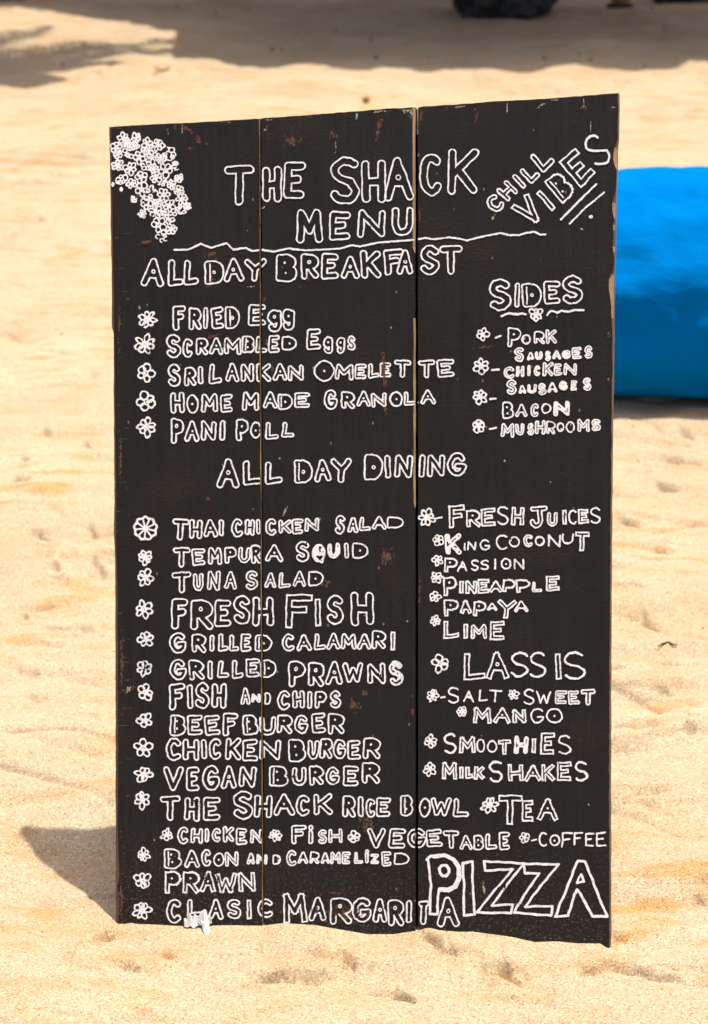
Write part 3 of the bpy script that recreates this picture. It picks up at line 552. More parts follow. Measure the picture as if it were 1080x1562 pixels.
def letter(paint, ch, x0, x1, y0, y1, style, ang=0.0):
    w_, h_ = x1-x0, y1-y0; cx, cy = (x0+x1)/2, (y0+y1)/2
    st, fills, dots = GL[ch]
    big = h_ > 52
    lw = {'b': 1.25, 'q': 1.22, 's': 1.32, 't': 1.2, 'h': 1.45}[style] - (.1 if 50 < h_ < 75 and style == 'b' else 0) + (.75 if h_ > 75 else 0)
    if style == 's': lw += .35*(h_ > 30)
    r = {'b': .100*h_, 'q': .082*h_, 's': 0, 't': .085*h_, 'h': .080*h_}[style]
    r = min(max(r, 2.1 if style != 't' else 1.35), 5.6)
    if ch in 'MNWHK' and style != 's': r = min(r, .17*w_)
    if ch in 'ABDPRO' and style in 'bq': r = min(r, .16*w_)
    if style == 's': r = 0
    r = min(r, max(.5*w_-lw-.3, .4)); m_ = r+lw
    hx, hy = max(w_/2-m_, .05), max(h_/2-m_, .05)
    sk = rt_.uniform(-.04, .04); jx = [rt_.uniform(-.025, .025) for k in range(4)]
    def P(p): 
        u_, v_ = p[0]*2-1, p[1]*2-1
        return (cx+hx*(u_*(1+jx[0]*v_)+sk*v_), cy+hy*(v_*(1+jx[1]*u_)))
    jv = {}
    def P(p, P0=P):
        q = jv.setdefault((round(p[0], 2), round(p[1], 2)), (rt_.gauss(0, .022)*hx, rt_.gauss(0, .022)*hy)); z = P0(p); return (z[0]+q[0], z[1]+q[1])
    ang = ang+rt_.uniform(-2.5, 2.5)
    ST = [[P(p) for p in s] for s in st]; FI = [[P(p) for p in s] for s in fills]
    ca, sa = math.cos(math.radians(ang)), math.sin(math.radians(ang))
    so_ = rt_.uniform(0, 500); sc_ = 8+.12*h_; bar = rt_.random(); square = style == 'q' and ch not in 'SCGOUJ'
    def fn(X, Y):
        dx, dy = X-cx, Y-cy; X2 = cx+dx*ca-dy*sa; Y2 = cy+dx*sa+dy*ca
        amp = .50+.008*h_
        Xw = X2+amp*pn(X2/sc_+so_, Y2/sc_, 70)+.18*pn(X2/3, Y2/3+so_, 72); Yw = Y2+amp*pn(X2/sc_, Y2/sc_+so_, 71)+.18*pn(X2/3+so_, Y2/3, 73)
        l = lw*(1+.30*pn(X2/6+so_, Y2/6, 74))+.22*pn(X2/1.5, Y2/1.5+so_, 89)
        d = np.full(X.shape, 1e9)
        for s in ST: d = np.minimum(d, seg_dist(Xw, Yw, s, square))
        if style == 's':
            f = d-l
            if ch in 'ADO' and h_ > 15: f = np.minimum(f, np.hypot(Xw-cx, Yw-(cy+.02*h_))-1.5)
            return f
        for s in FI: d = np.where(inside(Xw, Yw, s), 0, d)
        f = np.abs(d-r)-l
        if ch in 'DB' and style in 'bq' and h_ > 24 and bar < .7:   # many of these have their stem drawn as a bar of its own
            xl = P((0, 0))[0]+r*.75; f = np.minimum(f, np.maximum(np.abs(Xw-xl-.5)-l*.85, np.abs(Yw-cy)-hy))
        if style == 'h': f = np.minimum(f, np.where(pn(Xw/7+so_, Yw/7, 75) < .12, d-r-l*.5, 9))
        dr = .055*h_ if ch != 'B' else .04*h_
        for q in dots:
            qx, qy = P(q); e = np.hypot((Xw-qx)*1.1, Yw-qy)
            if dr < 1.9: f = np.minimum(f, e-min(1.25+.02*h_, 1.8) if h_ > 21 else np.where(e < 1.3, .3, f))
            else: f = np.minimum(f, np.abs(e-dr)-l*.8)
        return f
    pad = 4+abs(ang)*.5
    paint.field(x0-pad, x1+pad, y0-pad, y1+pad, fn)
def flower(paint, x, y, r, seed, petals=None, lw=1.2, loose=False):
    q = random.Random(seed); n = petals or q.choice((5, 6, 6, 7)); a0 = q.uniform(0, 6.28); so_ = q.uniform(0, 99)
    pet = [(a0+6.283*k/n+q.uniform(-.2, .2), q.uniform(.8, 1.15), q.uniform(.75, 1.1), q.random()) for k in range(n)]
    if loose:     # a tangle of small pen loops, some closed, some left open
        rings = [(q.uniform(0, 6.28), q.uniform(.34, .82)*r, q.uniform(.22, .36)*r, q.uniform(.75, 1.3), q.uniform(0, 6.28), q.uniform(.3, 1.0)) for k in range(q.choice((5, 6, 7)))]
        n0 = len(rings); rings = [(6.283*k/n0+rg[0]*.16, *rg[1:]) for k, rg in enumerate(rings)]
    def fn(X, Y):
        Xw = X+.9*pn(X/5+so_, Y/5, 76); Yw = Y+.9*pn(X/5, Y/5+so_, 77)
        f = np.hypot(Xw-x, Yw-y)-lw*1.15 if not loose else np.full(X.shape, 9.0)
        if loose:
            for a, dd, rr_, sq, a2, op in rings:
                ux, uy = Xw-x-math.cos(a)*dd, (Yw-y-math.sin(a)*dd)*sq
                g = np.abs(np.hypot(ux, uy)-rr_)-lw
                if op < .55: g = np.where(np.cos(np.arctan2(uy, ux)-a2) > .35+op*.6, 9, g)
                f = np.minimum(f, g)
            return f
        if loose and pet[0][3] > .5: f = np.abs(np.hypot(Xw-x-.1*r, Yw-y)-.2*r)-lw*.85
        for a, k, wd, z in pet:
            px, py = x+math.cos(a)*r*.62*k, y+math.sin(a)*r*.62*k
            u_ = (Xw-px)*math.cos(a)+(Yw-py)*math.sin(a); v_ = -(Xw-px)*math.sin(a)+(Yw-py)*math.cos(a)
            A, B = r*.38*k, r*(2.05/n)*.95*wd
            e = np.sqrt((u_/A)**2+(v_/B)**2)
            g = np.abs(e-1)*min(A, B)*(.75+.25*A/B)-lw
            if loose and z > .55: g = np.where(u_ < -.25*A, 9, g)    # petal left open towards the middle
            f = np.minimum(f, g)
        return f
    paint.field(x-r-4, x+r+4, y-r-4, y+r+4, fn, .7)
for words, style, data in LINES:
    p = Paint()
    for it in data.split('|'):
        k = it.split(); letter(p, k[0], *map(float, k[1:5]), k[5] if len(k) > 5 else style)
    p.build('lettering', M_WHITE, 'white hand lettering reading '+words.lower())
for words, style, data in SLANT:
    p = Paint()
    for it in data.split('|'):
        k = it.split(); x, y, ww, hh, an = map(float, k[1:6])
        letter(p, k[0], x-ww/2, x+ww/2, y-hh/2, y+hh/2, k[6] if len(k) > 6 else style, an)
    p.build('lettering', M_WHITE, 'white slanted lettering reading '+words.lower())
p = Paint()
for lw, data in PIZZA:
    v = list(map(float, data.split())); pts = [(620+x/3.176, 1190+y/3.176) for x, y in zip(v[::2], v[1::2])]
    def fn(X, Y, pts=pts, lw=lw):
        return seg_dist(X+.9*pn(X/14, Y/14, 83)+.2*pn(X/3, Y/3, 84), Y+.9*pn(X/14, Y/14, 87), pts, False)-lw*(1+.18*pn(X/7, Y/7, 88))
    xs_, ys_ = [q[0] for q in pts], [q[1] for q in pts]
    p.field(min(xs_)-4, max(xs_)+4, min(ys_)-4, max(ys_)+4, fn)
p.build('lettering', M_WHITE, 'big white outlined lettering reading pizza')
for k, s in enumerate(FLOWERS.split('|')):
    x, y, r = map(float, s.split()); p = Paint(); flower(p, x, y, r, 40+k, lw=1.25 if r > 10 else 1.05); p.build('flower_mark', M_WHITE)
# the wheel-shaped mark
p = Paint()
def wheel(X, Y):
    d = np.hypot(X-222, Y-806); a = np.arctan2(Y-806, X-222); d2 = d+.9*np.sin(a*9)+.6*pn(X/5, Y/5, 78)
    f = np.abs(d2-16.6)-1.9
    for k in range(9):
        t = k*6.283/9+.25; u_ = (X-222)*math.cos(t)+(Y-806)*math.sin(t); v_ = -(X-222)*math.sin(t)+(Y-806)*math.cos(t)
        f = np.minimum(f, np.maximum(np.abs(v_)-1.35, np.maximum(-u_, u_-16)))
    return f
p.field(198, 246, 782, 830, wheel); p.build('wheel_mark', M_WHITE)
p = Paint()
for k, s in enumerate(BUNCH.split('|')):
    x, y, r = map(float, s.split()); x, y, r = 150+x/4, 160+y/4, r/4*1.06
    if r < 4:
        p.field(x-6, x+6, y-6, y+6, lambda X, Y: np.abs(np.hypot(X-x, (Y-y)*.8)-r*.55+.8*pn(X/3, Y/3, 79))-1.0, .7)
    else: flower(p, x, y, r, 200+k, random.Random(k).choice((5, 6, 6)), lw=1.08, loose=k % 3 == 1)
p.build('flower_bunch', M_WHITE, 'dense hanging bunch of white painted flowers')
for nm, lw, data in STROKES:
    v = list(map(float, data.split())); pts = list(zip(v[::2], v[1::2])); p = Paint()
    def fn(X, Y, pts=pts, lw=lw):
        return seg_dist(X+.5*pn(X/5, Y/5, 80), Y+.5*pn(X/5, Y/5, 81), pts, False)-lw*(1+.2*pn(X/9, Y/9, 82))
    xs_, ys_ = [q[0] for q in pts], [q[1] for q in pts]
    p.field(min(xs_)-4, max(xs_)+4, min(ys_)-4, max(ys_)+4, fn); p.build({'underline': 'underline_stroke', 'dot': 'dot_mark', 'dash': 'dash_mark'}[nm], M_WHITE)

# worn places: ragged speckled patches where the paint has gone (x y rx ry angle threshold grain)
def wear(mat, items, name, top=False):
    p = Paint()
    for x, y, rx, ry, an, th in items:
        ca, sa = math.cos(math.radians(an)), math.sin(math.radians(an)); sd = x*.13+y*.07
        def fn(X, Y):
            dx, dy = X-x, Y-y; u_ = dx*ca-dy*sa; v_ = dx*sa+dy*ca
            e = np.sqrt((u_/rx)**2+(v_/ry)**2)
            n = .6*pn(X/2.2+sd, Y/5, 90)+.5*pn(X/6, Y/9+sd, 91)+.5*pn(X/1.2, Y/1.6+sd, 92)
            return (e-th)*1.0+n*1.1
        R = max(rx, ry)*1.6+3
        ytop = np.interp(x, [q[0] for q in T1+T2+T3], [q[1] for q in T1+T2+T3])
        p.field(max(x-R, 171), x+R, max(y-R, ytop+3.5), min(y+R, 1440), fn, .8, random.uniform(.00088, .00105) if top else random.uniform(.00012, .0003))
    p.build(name, mat)
wear(M_RED, [(268, 190, 5, 6, 0, .6), (285, 197, 14, 4, -38, .55), (302, 212, 9, 5, -40, .6), (290, 226, 8, 4, 0, .5), (316, 219, 4, 3, 0, .6), (404, 457, 3, 4, 0, .8), (322, 514, 9, 2.5, 18, .7), (407, 522, 4, 5, 0, .6),
             (587, 586, 4, 8, 0, .7), (578, 190, 5, 12, -15, .6), (404, 174, 3, 5, 0, .6), (407, 194, 3, 4, 0, .5), (642, 178, 2.5, 12, 0, .7), (630, 1086, 2.5, 5, 0, .8), (629, 1062, 2, 3, 0, .7), (515, 1362, 18, 4, 0, .4),
             (640, 330, 2.5, 10, 0, .5), (727, 181, 4, 12, 0, .4), (630, 700, 2, 20, 0, .5), (560, 1395, 10, 10, 0, .3), (398, 590, 2, 15, 0, .4), (318, 760, 5, 4, 0, .6)], 'paint_wear')
wear(M_BROWN, [(584, 556, 3.5, 22, 0, .9), (588, 620, 5, 16, 0, .5), (445, 215, 16, 10, 0, .42), (510, 206, 10, 9, 0, .4), (540, 1075, 14, 10, -40, .5), (556, 1058, 8, 5, 0, .5), (323, 387, 12, 7, 0, .45), (590, 850, 16, 20, 0, .35),
               (497, 890, 12, 9, 0, .35), (530, 1395, 40, 16, 0, .35), (220, 370, 14, 4, 18, .5), (210, 300, 5, 20, 0, .3), (184, 700, 3, 50, 0, .45), (186, 1010, 4, 60, 0, .4), (182, 500, 3, 60, 0, .4), (738, 530, 14, 3, 5, .55), (600, 330, 10, 6, 0, .35),
               (928, 510, 3, 8, 0, .6), (890, 165, 9, 10, 0, .3), (575, 205, 4, 14, 0, .4), (185, 1370, 4, 30, 0, .45), (322, 430, 10, 12, 0, .35), (560, 1250, 24, 30, 0, .25), (400, 1180, 2, 60, 0, .4), (640, 900, 2, 70, 0, .3), (415, 560, 4, 12, 0, .4)], 'paint_wear')
r2 = random.Random(12)
wear(M_RED, [(330, 512, 12, 2.6, 18, .6), (586, 560, 3.0, 20, 0, .75), (588, 585, 4, 7, 0, .6), (470, 426, 3, 5, 0, .4)], 'paint_wear', True)
chips = [(515, 1392, 13, 19, 0, .12), (545, 1390, 15, 18, 0, .16), (600, 1392, 12, 16, 0, .05), (480, 1388, 12, 14, 0, .05), (562, 345, 10, 14, 0, .08), (335, 415, 9, 14, 0, .12), (437, 410, 9, 12, 0, .1), (618, 395, 8, 8, 0, .1), (340, 528, 14, 10, 0, .12), (230, 330, 30, 20, 0, .05), (580, 1030, 14, 12, 0, .06),
         (445, 1185, 20, 10, 0, .08), (570, 1230, 20, 12, 0, .08), (780, 1355, 40, 20, 0, .05), (300, 1225, 30, 14, 0, .05), (420, 932, 10, 18, 0, .08), (320, 1340, 40, 14, 0, .08), (860, 785, 30, 10, 0, .05), (230, 540, 14, 30, 0, .05), (220, 1010, 12, 60, 0, .06)]
wear(M_BOARD, chips+[(r2.uniform(210, 920), r2.uniform(230, 1400), r2.uniform(.8, 1.7), r2.uniform(.8, 2.4), 0, .75) for k in range(150)], 'paint_chip', True)
p = Paint()
for pts, lw in (([(511, 172), (511.6, 188), (511, 206), (511.4, 216)], .8), ([(889, 146), (889.5, 160), (888.8, 172)], .7), ([(256, 188), (255.5, 200), (256.2, 214)], .55), ([(700, 159), (699.5, 172)], .6), ([(345, 184), (345.8, 196), (345.2, 207)], .5), ([(820, 1436), (821, 1410), (820.4, 1385)], .5), ([(206, 368), (213, 371), (226, 376)], .9), ([(545, 1330), (552, 1340), (558, 1352)], .7)):
    p.field(min(q[0] for q in pts)-3, max(q[0] for q in pts)+3, min(q[1] for q in pts)+1.5, max(q[1] for q in pts)+3, lambda X, Y: seg_dist(X+.5*pn(X/3, Y/4, 99), Y, pts, False)-lw, .5, .0004)
p.build('crack', mat_plain('dark split in the wood', (.0015, .0012, .001), (.003, .0025, .002), 60, .95))
wear(M_BROWN, [(r2.uniform(176, 196), r2.uniform(290, 1390), r2.uniform(4, 11), .9, r2.uniform(-4, 4), r2.uniform(.4, .7)) for k in range(46)], 'saw_mark')
wear(M_PALE, [(r2.uniform(190, 920), r2.uniform(200, 1400), r2.uniform(.8, 1.6), r2.uniform(.8, 2.2), 0, .8) for k in range(34)], 'scuff_mark')
wear(M_PALE, [(544, 176, 3, 5, 0, .7), (620, 168, 12, 4, 0, .5), (575, 170, 8, 3, 0, .5), (470, 176, 14, 2.5, 0, .45), (890, 158, 1.6, 10, 0, .7), (901, 190, 1.0, 16, 0, .5), (774, 165, 1.5, 9, 0, .6), (818, 166, 7, 3, 20, .5), (826, 160, 8, 2, 15, .4), (404, 198, 3, 1.5, 0, .8),
              (256, 205, 1.2, 14, 0, .7), (278, 196, 1.2, 12, 0, .6), (435, 778, 2.5, 7, -20, .8), (738, 1355, 2.5, 12, 8, .6), (708, 1350, 2, 12, 0, .5), (650, 162, 8, 2.5, 0, .5), (936, 164, 4, 2, -20, .7), (410, 182, 10, 2, 5, .55), (585, 168, 14, 3, 4, .6), (628, 172, 5, 9, 0, .5), (700, 163, 16, 1.8, 5, .5), (850, 152, 14, 1.6, 6, .5), (180, 195, 8, 1.6, 0, .5), (350, 186, 14, 1.5, 4, .5), (384, 437, 8, 1, 5, .7), (199, 1050, 5, 12, -35, .45), (751, 333, 3, 9, -25, .35), (402, 317, 5, 1.2, 25, .7),
              (888, 350, 4, 1.5, -30, .5), (213, 469, 2, 3, 0, .7), (597, 500, 2, 2, 0, .5), (512, 225, 1.5, 14, 0, .5)], 'scuff_mark')
# battens across the back and two props
def box(name, c, half, mat, parent, rot=None):
    bm = bmesh.new(); bmesh.ops.create_cube(bm, size=2)
    for v_ in bm.verts: v_.co = Vector((v_.co.x*half[0], v_.co.y*half[1], v_.co.z*half[2]))
    bmesh.ops.bevel(bm, geom=bm.edges[:], offset=min(half)*.15, segments=1, affect='EDGES')
    if rot: bmesh.ops.rotate(bm, cent=(0, 0, 0), matrix=rot, verts=bm.verts)
    bmesh.ops.translate(bm, vec=c, verts=bm.verts)
    me = bpy.data.meshes.new(name); bm.to_mesh(me); bm.free(); me.materials.append(mat)
    o = bpy.data.objects.new(name, me); COL.objects.link(o); o.parent = parent; return o
for fa, fb in ((G1L, G1R), (G2L, G2R)):   # dark strips nailed behind the joints
    yy = np.array([200., 1500.]); a_ = np.stack(uv(fa(yy), yy), -1); b_ = np.stack(uv(fb(yy), yy), -1); c_ = (a_+b_)/2
    V = [(c_[k, 0]+s*.016, c_[k, 1], z) for k in (0, 1) for s in (-1, 1) for z in (-.0255, -.0345)]
    mesh_obj('joint_strip', V, [[0, 2, 6, 4], [1, 5, 7, 3], [0, 1, 3, 2], [4, 6, 7, 5], [0, 4, 5, 1], [2, 3, 7, 6]], M_BOARD, board)
for vv in (.25, .98): box('batten', (0, vv, -.0490), (.33, .035, .0125), M_BATTEN, board)
for uu in (-.24, .24): box('prop_leg', (uu, .46, -.178), (.02, .56, .014), M_BATTEN, board, Matrix.Rotation(math.radians(14), 3, 'X'))

# ------------------------------------------------------------------ crumpled paper by the board's foot
def paper():
    base = spot(300, 1411)
    k = .00092; r = random.Random(4)
    # folded facets, (x right, y towards the board, z up) in mm-like units seen from the front
    def strip(rows):
        m = len(rows[0]); b0 = len(V)
        for row in rows:
            for (x, y, z) in row: V.append((x*k+r.uniform(-.0009, .0009), y*k+r.uniform(-.0009, .0009), z*k+r.uniform(-.0009, .0009)))
        for i in range(len(rows)-1):
            for j in range(m-1): a = b0+i*m+j; Fc.append([a, a+1, a+m+1, a+m])
    V = []; Fc = []
    strip([[(-19, -6, 1), (-20, 0, 12), (-18, 6, 10), (-15, 12, 20), (-13, 15, 9)], [(-15, -11, 1), (-15, -4, 7), (-13, 3, 21), (-10, 10, 13), (-8, 15, 19)], [(-9, -8, 3), (-10, -3, 17), (-7, 4, 11), (-5, 11, 24), (-3, 16, 12)],
           [(-4, -13, 1), (-5, -6, 8), (-3, 3, 22), (-1, 10, 12), (1, 16, 20)], [(2, -9, 4), (1, -3, 16), (3, 4, 12), (4, 11, 23), (5, 15, 12)], [(8, -8, 3), (8, -2, 8), (9, 5, 19), (9, 12, 12), (10, 14, 17)]])
    strip([[(3, -5, 9), (6, 3, 24), (10, 9, 17)], [(9, -11, 6), (12, -3, 27), (15, 6, 29)], [(14, -13, 13), (18, -4, 14), (21, 6, 26)], [(20, -9, 4), (24, -3, 20), (26, 4, 14)], [(24, -8, 9), (29, -2, 9), (31, 3, 16)], [(29, -5, 3), (33, -1, 11), (34, 2, 8)]])
    strip([[(8, -5, 14), (13, -4, 24), (20, -6, 13)], [(10, -14, 12), (15, -13, 13), (21, -14, 18)], [(11, -23, 5), (17, -23, 16), (22, -22, 7)], [(15, -32, 7), (19, -32, 6), (25, -29, 12)], [(18, -42, 1), (22, -42, 7), (27, -37, 2)]])
    o = mesh_obj('paper_scrap', V, Fc, mat_plain('thin white paper', (.46, .45, .43), (.62, .61, .59), 60, .8), None)
    o.location = base
    md = o.modifiers.new('thick', 'SOLIDIFY'); md.thickness = .0008
    tag(o, 'crumpled white paper scrap lying at the foot of the menu board', 'litter')
paper()

# ------------------------------------------------------------------ blue bean bag
def bean_bag():
    m, t, b = new_mat('bright blue outdoor fabric')
    wv = noise(t, 420, 2, .5, objco(t)); sp = noise(t, 6, 4, .6, objco(t))
    c = ramp(t, sp, [(.3, (.0003, .126, .385)), (.7, (.0003, .148, .44))]).outputs[0]
    t.links.new(c, b.inputs['Base Color']); b.inputs['Roughness'].default_value = 1; b.inputs['Specular IOR Level'].default_value = 0
    p = bump(t, b, noise(t, 5, 5, .5, objco(t, (1, 1.6, 2.6))), .32, .04); bump(t, b, wv, .2, .0012, p)
    root = empty('bean_bag', (1.1, 5.27, 0))
    tag(root, 'big bright blue fabric bean bag lounger lying on the sand behind the board', 'bean bag')
    # section (y from front, z), from under the front round the top to under the back
    sec = [(.06, .00), (.02, .035), (.004, .10), (-.008, .19), (-.014, .28), (.004, .35), (.04, .42), (.10, .485), (.18, .545), (.27, .585), (.37, .612), (.48, .595), (.60, .53), (.68, .42), (.70, .27), (.66, .12), (.56, .02), (.45, -.01), (.28, -.012)]
    sec = np.array(sec+sec[:1]); s = np.arange(len(sec)); q = np.linspace(0, len(sec)-1, 97)[:-1]
    sy = np.interp(q, s, sec[:, 0]); sz = np.interp(q, s, sec[:, 1])
    for k in range(14): sy = (np.roll(sy, 1)+2*sy+np.roll(sy, -1))/4; sz = (np.roll(sz, 1)+2*sz+np.roll(sz, -1))/4
    nx = 150; V = []; Fc = []; n = 96
    for i in range(nx):
        x = -.92+1.84*i/(nx-1); e = abs(x)/.92; k = (1-e**5)**.5 if e < 1 else 0; k = max(k, .02)
        k2 = .72+.28*k if k > .3 else k*2.68
        for j in range(n):
            Y, Z_ = .34+(sy[j]-.34)*k2, .26+(sz[j]-.26)*k2
            lift = 1+.075*(x+.35)*float(sstep(.15, .5, Z_))
            w_ = .010*math.sin(7*x+3*math.sin(j*.13))*math.sin(j*.065*2)+.014*pn(np.array(x*4.0), np.array(j*.11), 85)*(Z_ > .05)+.006*pn(np.array(x*13.0+j*.1), np.array(j*.2), 86)*(Z_ > .05)
            dn = np.array([Y-.34, (Z_-.26)]); dn = dn/(np.linalg.norm(dn)+1e-6)
            V.append((x, Y+dn[0]*float(w_), max(Z_*lift+dn[1]*float(w_), -.015)))
    for i in range(nx-1):
        for j in range(n):
            a, c2 = i*n+j, i*n+(j+1) % n; Fc.append([a, c2, c2+n, a+n])
    Fc.append(list(range(n))[::-1]); Fc.append([(nx-1)*n+j for j in range(n)])
    o = mesh_obj('cover', V, Fc, m, root, True)
    # piped seam along the lower front
    V2 = []; F2 = []
    for i in range(10, nx-10):
        a = V[i*n+3]
        for j in range(6): V2.append((a[0], a[1]-.006+.005*math.cos(j*1.047), a[2]+.012+.005*math.sin(j*1.047)))
    for i in range(nx-21):
        for j in range(6): F2.append([i*6+j, i*6+(j+1) % 6, i*6+6+(j+1) % 6, i*6+6+j])
    mesh_obj('seam_piping', V2, F2, m, root, True)
    root.rotation_euler = (0, 0, math.radians(-6))
bean_bag()

# ------------------------------------------------------------------ things in the shade at the back
M_ROCK = mat_plain('dark wet looking rock', (.006, .007, .006), (.060, .060, .050), 7, .8, 1.0, .10)
def rock(px, py, wx, dy, hz, label, sd):
    p = spot(px, py); bm = bmesh.new(); bmesh.ops.create_icosphere(bm, subdivisions=5, radius=1)
    for v_ in bm.verts:
        c = v_.co; n1 = float(fbm(np.array(c.x*1.6+sd), np.array(c.y*1.6+c.z*1.9), 95, 4)); k = 1+.42*n1+.16*float(pn(np.array(c.x*5+sd), np.array(c.y*5+c.z*6), 98))
        z = c.z*hz*k; v_.co = Vector((c.x*wx*k*(1+.10*math.sin(c.z*4)), c.y*dy*k, z+hz*.35))
    me = bpy.data.meshes.new('rock'); bm.to_mesh(me); bm.free(); me.materials.append(M_ROCK)
    me.polygons.foreach_set('use_smooth', [True]*len(me.polygons))
    o = bpy.data.objects.new('rock', me); COL.objects.link(o); o.location = p+Vector((0, dy*.75, 0))
    tag(o, label, 'rock', 'dark rocks in the shade')
rock(772, 27, .43, .30, .34, 'broad dark rock on the shaded sand at the top, left of the wooden post', 1.3)
rock(1048, 4, .30, .25, .25, 'smaller dark rock in the shade at the top right corner, right of the wooden post', 7.7)

M_POST = mat_wood('driftwood post', (.30, .14, .05), (.48, .26, .11), (20, 20, 2.2))
M_TAR = mat_plain('tarred post foot', (.010, .009, .008), (.028, .024, .02), 20, .8)
M_THATCH = mat_wood('palm thatch', (.13, .095, .055), (.30, .23, .14), (30, 3, 30), .95)
M_PALM = mat_plain('palm leaf green', (.035, .075, .018), (.07, .12, .03), 8, .55)
M_BARK = mat_plain('palm bark', (.10, .08, .06), (.22, .18, .13), 14, .9, .8, .02)
def tube(path, radii, n=12):
    V = []; Fc = []
    for i, (p, r) in enumerate(zip(path, radii)):
        d = (Vector(path[min(i+1, len(path)-1)])-Vector(path[max(i-1, 0)])).normalized(); a = d.orthogonal().normalized(); b = d.cross(a)
        for j in range(n):
            t = 6.2832*j/n; V.append(tuple(Vector(p)+a*(r*math.cos(t))+b*(r*math.sin(t))))
    for i in range(len(path)-1):
        for j in range(n): Fc.append([i*n+j, i*n+(j+1) % n, (i+1)*n+(j+1) % n, (i+1)*n+j])
    Fc.append(list(range(n))[::-1]); Fc.append([(len(path)-1)*n+j for j in range(n)])
    return V, Fc
def shelter():
    root = empty('beach_shelter', (2.5, 17.0, 0))
    tag(root, 'thatched beach shelter shading the sand along the top, one wooden post foot showing', 'beach shelter')
    loc = Vector(root.location)
    pf = spot(947, 12)
    for k, (x, y) in enumerate(((pf.x, pf.y+.06), (-2.9, 17.2), (6.6, 17.0), (-2.9, 18.9), (2.2, 18.9), (6.6, 18.9))):
        z0 = Z_AT(x, y)-.25
        V, Fc = tube([(x, y, z0), (x+.01, y, z0+1), (x, y+.01, 3.9)], [.078, .075, .07])
        o = mesh_obj('post', [Vector(q)-loc for q in V], Fc, M_POST, root, True)
        V, Fc = tube([(x, y, z0), (x, y, z0+.25), (x, y, z0+.275), (x, y, z0+.285)], [.115, .118, .112, .08])
        mesh_obj('post_foot', [Vector(q)-loc for q in V], Fc, M_TAR, o, True)
    # roof: front eave follows the edge of the shade, ragged with straw ends
    edge = [(-160, -6), (0, 18), (120, 22), (215, 40), (262, 52), (276, 66), (262, 84), (330, 86), (420, 92), (470, 97), (500, 104), (540, 110), (585, 106), (640, 112), (700, 106), (760, 109), (800, 114), (845, 108), (900, 110), (960, 112), (1010, 108), (1050, 100), (1120, 100), (1300, 104)]
    pts = []
    for px, py in edge:
        g = ground(px, py); pts.append(Vector(g)+SUN*(3.3/SUN.z))
    f = [(p.x, p.y) for p in pts]; f = [(f[0][0]-2.0, f[0][1]+.5)]+f+[(f[-1][0]+1.5, f[-1][1])]
    xs = []; r = random.Random(8)
    for (a, b) in zip(f[:-1], f[1:]):
        L = math.hypot(b[0]-a[0], b[1]-a[1]); n = max(2, int(L/.035))
        for i in range(n):
            t = i/n; xs.append((a[0]+(b[0]-a[0])*t, a[1]+(b[1]-a[1])*t+r.uniform(-.035, .035)))
    V = []; Fc = []; n = len(xs)
    for x, y in xs: V.append((x, y, 3.22+.02*r.random()))
    for x, y in xs: V.append((x, y+.12, 3.40+.03*r.random()))
    for x, y in xs: V.append((x, 17.6, 4.45))
    for x, y in xs: V.append((x, 17.6, 4.25))
    for x, y in xs: V.append((x, 19.3, 3.9))
    for x, y in xs: V.append((x, 19.3, 3.7))
    for i in range(n-1):
        for a, b in ((0, 1), (1, 2), (2, 4), (4, 5), (5, 3), (3, 0)): Fc.append([a*n+i, a*n+i+1, b*n+i+1, b*n+i])
    mesh_obj('thatch_roof', [Vector(q)-loc for q in V], Fc, M_THATCH, root)
    V, Fc = tube([(f[0][0]+.4, 17.1, 3.86), (f[-1][0]-.4, 17.0, 3.86)], [.06, .06]); mesh_obj('roof_beam', [Vector(q)-loc for q in V], Fc, M_POST, root, True)
shelter()

def palm(base, top, fr, label, sd):
    root = empty('palm_tree', base); tag(root, label, 'tree', 'palm trees beside the shelter'); loc = Vector(base); r = random.Random(sd)
    path = [loc+(Vector(top)-loc)*t+Vector((.25*math.sin(t*2.6), 0, 0))*(1-t) for t in np.linspace(0, 1, 24)]
    V, Fc = tube([tuple(q) for q in path], [.17-.07*i/23+.008*(i % 2) for i in range(24)], 14)
    mesh_obj('trunk', [Vector(q)-loc for q in V], Fc, M_BARK, root, True)
    for az, L, up in fr:
        V = []; Fc = []; c, s = math.cos(math.radians(az)), math.sin(math.radians(az)); n = 46; prev = None
        for i in range(n):
            t = i/(n-1); d = L*t; z = up*d-.50*up*d*d/L-.30*L*t*t*t
            P = Vector(top)+Vector((c*d, s*d, z)); side = Vector((-s, c, 0))
            if prev is not None:
                w_ = .018*(1-t)+.004; b = len(V)
                V += [prev-side*w_, prev+side*w_, P+side*w_, P-side*w_, prev+Vector((0, 0, -.02)), P+Vector((0, 0, -.02))]; Fc += [[b, b+1, b+2, b+3], [b, b+3, b+5, b+4], [b+1, b+4, b+5, b+2]]
            prev = P
            if i < 4: continue
            ll = .50*math.sin(math.pi*min(1, .12+.88*t))**.6*(1-.5*t)
            for sg in (-1, 1):
                dr = (side*sg+Vector((c, s, 0))*.65).normalized(); e = P+dr*ll+Vector((0, 0, -.35*ll-r.uniform(0, .08))); mid = P+dr*ll*.5+Vector((0, 0, -.06*ll))
                wv = Vector((c, s, 0))*.030; b = len(V)
                V += [P-wv*.5, P+wv*.5, mid+wv, mid-wv, e]; Fc += [[b, b+1, b+2, b+3], [b+3, b+2, b+4]]
        mesh_obj('frond', [Vector(q)-loc for q in V], Fc, M_PALM, root)
g = Vector(ground(-150, 112)); HT = 3.7
top = g+SUN*(HT/SUN.z)
def aim(px, py, k=1.02):
    d = Vector(ground(px, py))-g; return (math.degrees(math.atan2(d.y, d.x)), d.length*k, .28)
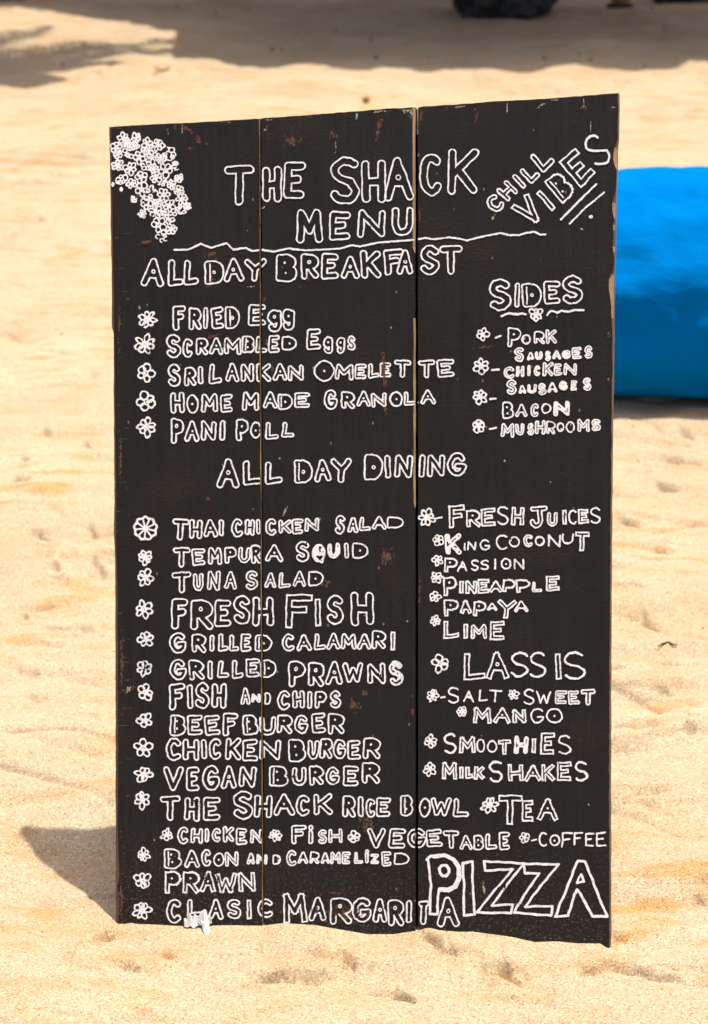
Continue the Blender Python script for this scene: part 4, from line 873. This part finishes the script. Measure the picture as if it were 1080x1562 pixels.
palm((top.x-.7, top.y-.1, -.1), tuple(top), [aim(300, 60, 1.06), aim(262, 78), aim(190, 100), aim(90, 122), aim(60, 46), aim(-40, 30), (100, 2.2, .4), (140, 2.2, .35), (185, 2.1, .4), (225, 2.0, .3), (262, 1.3, .35), (300, 1.0, .3)],
     'palm tree left of the shelter throwing frond shadows across the sand at top left', 4)

# ------------------------------------------------------------------ small litter on the sand
M_LEAF = mat_plain('dry leaf', (.24, .11, .022), (.42, .20, .045), 30, .8)
M_TWIG = mat_plain('dark twig', (.03, .02, .012), (.09, .055, .03), 60, .9)
M_PEB = mat_plain('dark pebble', (.012, .011, .010), (.05, .045, .038), 30, .8)
def leaf(px, py, ln, wd, rz, label, curl=.3):
    V = []; Fc = []; n = 9
    for i in range(n):
        t = i/(n-1); w_ = wd*math.sin(math.pi*(.06+.9*t))**.8
        for j in range(5):
            s = (j/4-.5)*2; V.append((ln*(t-.5), s*w_/2, .004+curl*ln*.5*(2*t-1)**2+.25*wd*s*s))
    for i in range(n-1):
        for j in range(4): a = i*5+j; Fc.append([a, a+1, a+6, a+5])
    o = mesh_obj('dry_leaf', V, Fc, M_LEAF, None, True); o.location = spot(px, py); o.rotation_euler = (.1, 0, rz)
    o.modifiers.new('thick', 'SOLIDIFY').thickness = .001
    tag(o, label, 'leaf')
leaf(248, 107, .10, .05, .12, 'brown dry leaf on the sunlit sand near the edge of the tree shadow, upper left')
leaf(558, 158, .07, .05, 1.2, 'small rust coloured leaf on the sand just above the middle plank of the board', .8)
def twig(pts, r, label):
    P = [spot(*q) for q in pts]; zm = sum(q.z for q in P)/len(P); P = [Vector((q.x, q.y, zm+.004)) for q in P]; o0 = P[0]; n = len(P)
    V, Fc = tube([tuple(q-o0) for q in P], [r*(.5+.5*math.sin(math.pi*(i+.7)/n)) for i in range(n)], 7)
    o = mesh_obj('twig', V, Fc, M_TWIG, None, True); o.location = o0; tag(o, label, 'twig')
twig([(1004, 988), (1011, 984), (1019, 981.5), (1027, 983), (1033, 985)], .0020, 'thin dark curved twig on the sand right of the board, level with lime')
def pebble_mesh():
    bm = bmesh.new(); bmesh.ops.create_icosphere(bm, subdivisions=2, radius=1)
    for v_ in bm.verts:
        k = 1+.3*float(pn(np.array(v_.co.x*1.4+3), np.array(v_.co.y*1.4+v_.co.z), 97)); v_.co *= k; v_.co.z *= .7
    me = bpy.data.meshes.new('pebble'); bm.to_mesh(me); bm.free(); me.materials.append(M_PEB); me.polygons.foreach_set('use_smooth', [True]*len(me.polygons)); return me
PM = pebble_mesh()
SHADE = [(270, 15), (330, 23), (96, 99), (247, 70), (415, 75), (430, 83), (565, 62), (574, 90), (654, 95), (946, 58), (889, 62), (984, 102), (1056, 77), (790, 67), (901, 82), (884, 77), (994, 13), (512, 48), (610, 40), (460, 60), (380, 52), (700, 48), (830, 88)]
LIT = [(964, 639), (955, 641), (966, 651), (64, 1422), (94, 510), (1072, 958), (143, 1434), (973, 703)]
rp = random.Random(6)
for k, (px, py) in enumerate(SHADE+LIT):
    o = bpy.data.objects.new('pebble', PM); COL.objects.link(o); p = spot(px, py)
    dist = (p-cam.location).length; s = dist/F_PX*rp.uniform(1.7, 3.0)*(.62 if py > 300 else 1)
    o.location = p+Vector((0, 0, s*.25)); o.scale = (s*rp.uniform(.9, 1.4), s, s); o.rotation_euler = (0, 0, rp.uniform(0, 6))
    if k < len(SHADE): tag(o, 'small dark pebble lying on the sand at the shaded or dappled back of the beach', 'pebble', 'dark pebbles in the shade')
    else: tag(o, 'tiny dark speck of pebble lying on the sunlit sand beside the board', 'pebble', 'tiny pebbles on the sunlit sand')
